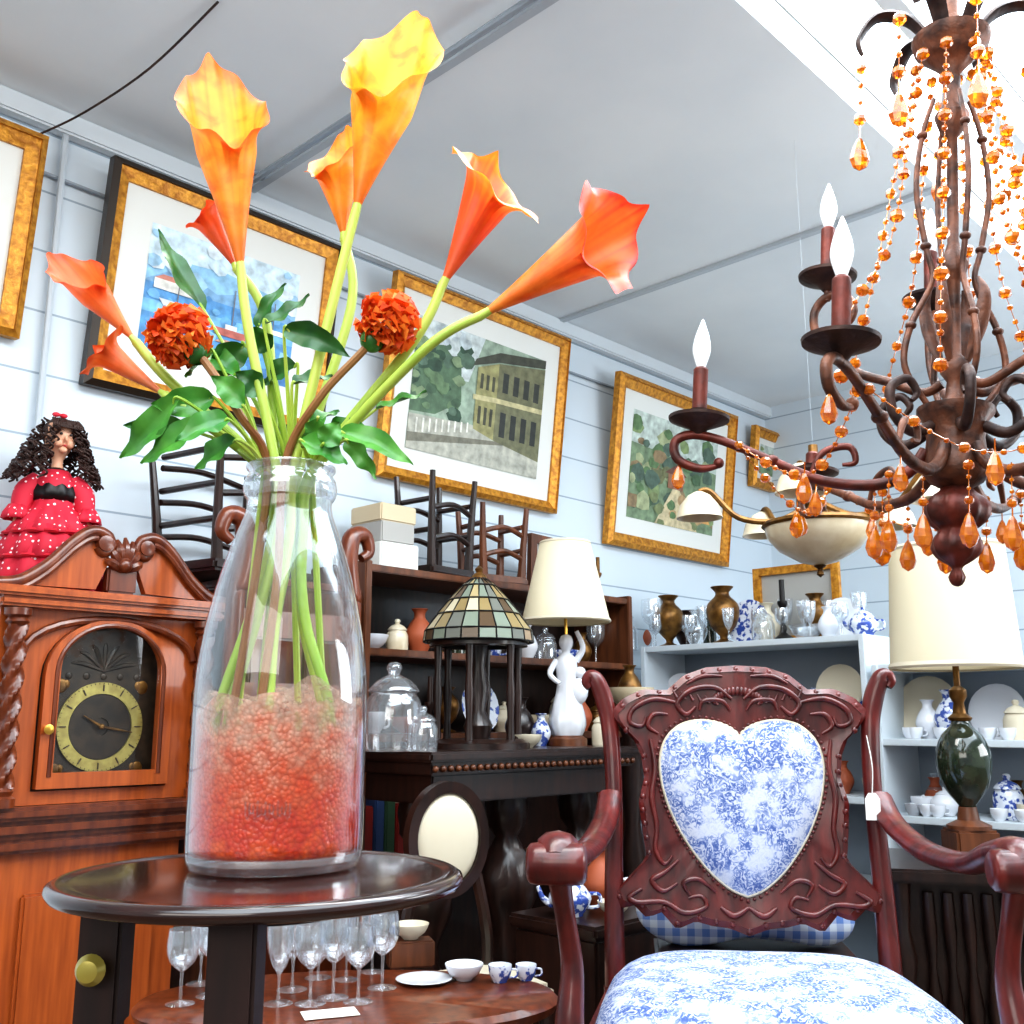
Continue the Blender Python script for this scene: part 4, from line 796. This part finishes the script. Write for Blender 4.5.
# oval back chair in front of the carved table
op=at(447,820,1.76,0); t=thing('oval_back_chair','small dark chair with cream oval padded back under the lamps','chair',op,R(30))
OV=[(.1*cos(2*PI*i/40),.69+.125*sin(2*PI*i/40)) for i in range(40)]; IV=[(.078*cos(2*PI*i/40),.69+.1*sin(2*PI*i/40)) for i in range(40)]
MB().ring(OV,IV,.03).build('back_frame','dark',t,ang=40)
MB().sheet(lambda u,v:V((.079*u*cos(2*PI*v),-.004-.022*math.sqrt(max(0,1-u*u)),.69+.101*u*sin(2*PI*v))),8,40,True).build('back_pad','creamfab',t,ang=180)
for sx in (-1,1):
    MB().tube([(sx*.075,0,.61),(sx*.1,.0,.5),(sx*.11,.01,.4),(sx*.12,.03,0)],.014).build('leg','dark',t); MB().tube([(sx*.13,-.2,.38),(sx*.135,-.21,.2),(sx*.13,-.2,0)],.015).build('leg','dark',t)
MB().box((0,-.1,.39),(.3,.24,.05),bev=.015).build('seat','creamfab',t)
# low table with glassware
LZ=.475; LT=V((-.285,1.93,0)); t=thing('low_table','low oval reddish wooden table crowded with stemmed glasses','table',LT,R(5))
EL=M.Diagonal((.37,.2,1,1))
MB().lathe([(0,LZ),(.97,LZ),(1,LZ-.01),(.98,LZ-.025),(.9,LZ-.03),(0,LZ-.03)],n=56,mx=EL).build('table_top','oakdark',t,ang=50)
MB().lathe([(.88,LZ-.03),(.86,LZ-.09),(.82,LZ-.09),(.84,LZ-.03)],n=56,mx=EL).build('apron','oakdark',t)
for sx in (-1,1):
    for sy in (-1,1): MB().lathe([(.018,0),(.024,.1),(.016,.2),(.026,.3),(.022,.41)],c=(sx*.25,sy*.11,0),n=12).build('leg','oakdark',t)
gl=[(180,1004,'goblet',.028),(212,996,'goblet',.032),(232,1010,'flute',.027),(292,990,'flute',.028),(310,1004,'goblet',.03),(333,998,'goblet',.031),(358,1002,'goblet',.029),(382,988,'goblet',.03),(246,990,'goblet',.03),(278,1004,'flute',.026),(346,980,'flute',.024),(200,984,'flute',.026),(318,978,'goblet',.028),(372,972,'goblet',.027),(222,978,'goblet',.027)]
for i,(px,py,k,r) in enumerate(gl):
    ware(k,'clear stemmed glass standing among others on the low oval table','glass',Pz(px,py,LZ),r,'crystal','stemmed glasses on the low oval table')
ware('plate','white plate lying on the low table by the glasses','plate',Pz(424,982,LZ),.05,'porc'); ware('bowl','shallow white bowl right of the white plate','bowl',Pz(464,980,LZ),.036,'porc')
ware('cup','blue and white cup on the low table beside the bowl','cup',Pz(500,982,LZ),.022,'bluepor'); ware('cup','blue and white cup nearest the armchair on low table','cup',Pz(526,980,LZ),.02,'bluepor')
boxthing('wooden_box','small brown wooden box behind the plates on the low table','box',Pz(410,966,LZ),(.09,.05,.05),'brown',R(15))
ware('bowl','cream and terracotta bowl on top of the small wooden box','bowl',Pz(410,966,LZ)+V((0,0,.0505)),.036,'creamfab')
t=thing('price_card','folded white price card lying at front of low table','card',Pz(330,1014,LZ+.001),R(20)); MB().box((0,0,.001),(.09,.05,.001)).build('card','tag',t)
# dark chest filling under the carved table's right
t=thing('dark_chest','dark wooden chest under the right end of the carved table','chest',RW(2.12,1.7,0),RZ)
MB().box((0,0,.24),(.42,.26,.44),bev=.008).build('body','dark',t); MB().box((0,0,.475),(.45,.28,.03),bev=.008).build('lid','dark',t); MB().lathe([(0,-.01),(.012,-.008),(.004,.004)],mx=M.Rotation(R(-90),4,'X'),c=(0,-.135,.36),n=12).build('knob','brass',t)
for i,(x,y,k,mm,r,lb) in enumerate([(-.15,0,'teapot','bluepor',.05,'blue and white teapot on the dark chest'),(-.01,.02,'vase','terracotta',.045,'terracotta vase on the dark chest'),(.12,0,'cup','porc',.04,'white cup on the dark chest'),(.06,.07,'candlestick','oldbrass',.03,'brass candlestick at back of the dark chest'),(-.07,-.07,'bowl','creamfab',.04,'cream bowl at front of the dark chest')]): ware(k,lb,k,RW(2.12+x,1.7+y,.4905),r,mm)
# ---------------------------------------------------------------- white shelving at right
SO=V((.51,4.1,0)); RB=RZ-PI/2
def shp(tx,dy,z): return SO+N*tx+U*dy+V((0,0,z))
def tA(px,dy=.14):
    o=SO+U*dy; la=ray(px,690).x; return (la*o.y-o.x)/(N.x-la*N.y)
def shelving(label,x0,x1,zs,top):
    t=thing('display_shelf',label,'shelf',shp((x0+x1)/2,0,0),RB); w=x1-x0
    for z in zs: MB().box((0,.14,z-.011),(w-.03,.27,.022),bev=.002).build('shelf_board','white',t)
    for x in (-w/2+.01,w/2-.01): MB().box((x,.14,top/2),(.02,.28,top),bev=.002).build('side_panel','white',t)
    MB().box((0,.284,top/2),(w,.008,top)).build('back_panel','steel',t)
shelving('white display shelf behind the armchair topped with brass urns',0,.93,(.1,.42,.7,.97,1.235),1.235)
shelving('white display shelf behind the drum shade lamp at right',.95,2.0,(.1,.4,.65,.89,1.13),1.13)
AT=1.2355
topA=[(632,'bottle',.03,'crystal','clear glass decanter at left end of white shelf top','decanter',.1),(654,'goblet',.045,'crystal','large crystal goblet beside the first brass urn','glass',.08),(671,'urn',.06,'oldbrass','antique brass urn on white shelf left of the other urn','urn',.14),(698,'vase',.045,'crystal','crystal vase between the two brass urns','vase',.1),(726,'urn',.064,'oldbrass','larger antique brass urn on white shelf nearer the candlestick','urn',.14),(752,'plate',.085,'bluepor','blue and white plate standing behind the black candlestick','plate',.2),(766,'jar',.042,'crystal','crystal lidded jar between the brass urn and candlestick','jar',.08),(787,'candlestick',.034,'black','black candlestick on the white shelf','candlestick',.06),(810,'bowl',.065,'crystal','cut crystal bowl right of the black candlestick','bowl',.12),(832,'vase',.036,'porc','small white vase near right end of white shelf top','vase',.12),(868,'teapot',.05,'bluepor','blue and white teapot at right end of white shelf top','teapot',.1),(712,'bottle',.026,'green','dark green bottle behind the larger brass urn','bottle',.22),(642,'vase',.045,'terracotta','terracotta vase at back of white shelf top','vase',.22),(846,'plate',.075,'porc','white plate standing at back beside the teapot','plate',.22),(690,'vase',.05,'dark','dark brown vase at back between the brass urns','vase',.23),(820,'urn',.05,'oldbrass','brass vase at back right of the crystal bowl','vase',.22),(770,'vase',.05,'creamfab','cream vase at back beside the gold frame','vase',.22)]
for px,k,r,mm,lb,ct,dy in topA: ware(k,lb,ct,shp(tA(px,dy),dy,AT),r,mm,stand=(k=='plate'),rz=RB)
for i,px in enumerate((628,640,648,660,684,692,706,716,738,744,758,776,798,804,820,826,840,852,858)):
    dy=(.05,.17,.24)[i%3]; ware(('goblet','flute')[i%2],'small crystal stemmed glass crowded on the white shelf top','glass',shp(max(.04,min(.88,tA(px))),dy,AT),.026+.004*(i%3),'crystal','crystal glasses on the white shelf top',n=14)
leanframe('gold frame leaning at the back of the white shelf top',shp(tA(800,.25),.262,AT),.36,.3,0,RB,'gold')
for px,k,r,mm,lb,ct in [(622,'plate',.08,'porc','white plate standing left on shelf below the brass urns','plate'),(646,'jar',.04,'bluepor','blue and white jar on shelf below the brass urns','jar'),(668,'vase',.04,'terracotta','terracotta vase on shelf below the left brass urn','vase'),(690,'vase',.04,'porc','white vase below the brass urns just above chair crest','vase'),(716,'jar',.04,'crystal','crystal jar below the larger brass urn','jar'),(742,'bowl',.06,'creamfab','cream bowl behind the armchair crest','bowl'),(766,'teapot',.04,'oldbrass','small brass pot behind the armchair crest','pot'),(790,'cup',.04,'porc','white cup behind the armchair crest','cup'),(812,'vase',.03,'bluepor','small blue vase left of the cream plate','vase'),(838,'plate',.085,'creamfab','cream plate standing right of armchair crest','plate'),(870,'plate',.06,'bluepor','blue and white plate standing near shelf side','plate')]:
    ware(k,lb,ct,shp(min(.85,max(.08,tA(px))),.16,.9705),r,mm,stand=(k=='plate'),rz=RB)
for i,(px,k,r,mm,lb,ct) in enumerate([(812,'bowl',.05,'bluepor','blue patterned bowl seen between chair back and price tag','bowl'),(838,'vase',.035,'terracotta','terracotta vase behind the white price tag','vase'),(868,'cup',.04,'creamfab','cream cup below the white price tag','cup')]): ware(k,lb,ct,shp(min(.88,tA(px)),.14,.7005),r,mm)
rs=[(900,'plate',.1,'creamfab','large cream round plate standing left of the drum shade','plate',.89,.2),(926,'vase',.04,'porc','white vase just left of the blue vase under drum shade','vase',.89,.12),(948,'vase',.05,'bluepor','blue and white vase below the drum shade','vase',.89,.12),(996,'plate',.085,'porc','white plate standing right of the green lamp','plate',.89,.2),(1014,'jar',.04,'creamfab','cream jar at far right below the shade','jar',.89,.1),
(882,'cup',.04,'porc','white cup on middle right shelf nearest the price tag','cup',.65,.1),(894,'bottle',.028,'crystal','clear bottle behind the white cup on middle right shelf','bottle',.65,.2),(908,'bowl',.05,'bluepor','blue patterned bowl on middle right shelf','bowl',.65,.12),(922,'vase',.036,'terracotta','terracotta vase on middle right shelf','vase',.65,.2),(936,'teapot',.045,'porc','white teapot left of the green glass lamp','teapot',.65,.1),(998,'jar',.045,'bluepor','blue patterned jar right of the green glass lamp','jar',.65,.12),(1008,'vase',.036,'oldbrass','small brass vase right of the green glass lamp','vase',.65,.2),(1018,'cup',.036,'cream','cream cup at far right of middle shelf','cup',.65,.1),
(884,'bowl',.055,'porc','white bowl low on right shelf','bowl',.4,.12),(902,'jar',.04,'creamfab','cream lidded jar low on right shelf','jar',.4,.18),(918,'cup',.04,'bluepor','blue patterned cup low on right shelf','cup',.4,.1),(938,'vase',.036,'terracotta','terracotta vase low on right shelf beside lamp','vase',.4,.12),(1005,'plate',.08,'bluepor','blue patterned plate low on right shelf','plate',.4,.2),(890,'vase',.034,'porc','white vase on top of right shelf beside the shade','vase',1.13,.12),(1012,'bottle',.028,'green','dark bottle on top of right shelf behind the shade','bottle',1.13,.12)]
for px,k,r,mm,lb,ct,z,dy in rs: ware(k,lb,ct,shp(max(1.05,tA(px,dy)),dy,z+.0005),r,mm,stand=(k=='plate'),rz=RB)
for z,dy,pxs in ((.89,.06,(888,912,938,984,1004)),(.65,.04,(890,902,918,928,988,1012)),(.4,.05,(893,911,928,950,975,996))):
    for px in pxs: ware('cup','small white cup in a row along the front of the right shelves','cup',shp(max(1.04,tA(px,dy)),dy,z+.0005),.026,'porc','white cups on the right shelves',n=14)
# lamp at right with drum shade on side table
LB=P(972,860,2.5); LB.z=.63
t=thing('lamp_table','dark carved lamp cabinet with spindle front behind the armchair arm','cabinet',V((LB.x,LB.y,0)),R(-15))
MB().box((0,0,.615),(.42,.4,.03),bev=.006).build('table_top','dark',t); MB().box((0,.02,.33),(.36,.33,.54)).build('body','dark',t)
for sx in (-1,1):
    for sy in (-1,1): MB().lathe([(.02,0),(.028,.08),(.014,.14),(.03,.24),(.016,.34),(.03,.44),(.018,.5),(.026,.6)],c=(sx*.18,sy*.17,0),n=14).build('leg','dark',t)
for k in range(7): MB().lathe([(.012,.1),(.016,.2),(.008,.26),(.018,.34),(.008,.42),(.014,.5),(.012,.58)],c=(-.12+.04*k,-.165,0),n=10).build('spindle','dark',t)
t=thing('glass_base_lamp','dark green glass urn lamp with large cream drum shade','lamp',LB+V((0,0,.0005)),0)
MB().box((0,0,.035),(.1,.1,.07),bev=.006).lathe([(.05,.07),(.05,.078),(.025,.09),(.02,.12)],n=20).build('base','brown',t)
MB().lathe([(.018,.12),(.025,.13),(.05,.165),(.062,.21),(.06,.25),(.045,.285),(.025,.305),(.02,.32)],n=28,k=2).build('glass_urn','green',t,ang=80)
MB().lathe([(.024,.318),(.028,.325),(.016,.335),(.012,.36),(.02,.375),(.02,.39),(.008,.4),(.007,.5),(0,.5)],n=18).build('brass_neck','oldbrass',t)
MB().lathe([(.15,.445),(.133,.735),(.131,.735),(.147,.445)],n=60).build('drum_shade','shade',t,ang=80)
MB().lathe([(.15,.44),(.153,.446),(.15,.455)],n=50).build('shade_trim','creamfab',t); MB().lathe([(.133,.727),(.136,.734),(.132,.74)],n=50).build('shade_trim','creamfab',t)
# ---------------------------------------------------------------- light, camera, world
def area(loc,tgt,sx,sy,pw,col=(1,1,1)):
    l=bpy.data.lights.new('area_light','AREA'); l.shape='RECTANGLE'; l.size=sx; l.size_y=sy; l.energy=pw; l.color=col
    o=bpy.data.objects.new('area_light',l); C.objects.link(o); o.location=loc; o.rotation_euler=(V(tgt)-V(loc)).to_track_quat('-Z','Y').to_euler(); return o
area((-1.0,-1.8,2.2),(0,2.4,.9),2.6,1.4,46,(1,.96,.9))
area((.2,-.7,1.7),(.2,-.4,3),2.4,1.2,30,(.97,.99,1))  # added uplight behind the camera, no fixture there, brightens the ceiling
area((2.9,2.0,1.5),(.9,3.2,2.9),1.6,1.0,38,(.95,.98,1))  # second added uplight, out of view at right, lifts the far ceiling
area(RW(2.0,.5,2.5),RW(2.0,.5,0),1.6,.6,26,(.93,.97,1))
area(RW(.9,1.2,2.45),RW(1.0,1.7,0),1.0,.5,14,(1,.97,.92))
w=bpy.data.worlds.new('World'); SC.world=w; w.use_nodes=True; w.node_tree.nodes['Background'].inputs[0].default_value=(.9,.96,1,1); w.node_tree.nodes['Background'].inputs[1].default_value=.5
cd=bpy.data.cameras.new('Camera'); cam=bpy.data.objects.new('Camera',cd); C.objects.link(cam); cam.location=CAM; cam.rotation_euler=(PI/2+PITCH,0,0); cd.sensor_width=36; cd.lens=36; cd.clip_start=.02; SC.camera=cam
SC.view_settings.view_transform='Standard'
try: SC.view_settings.look='Medium High Contrast'
except Exception: SC.view_settings.look='None'
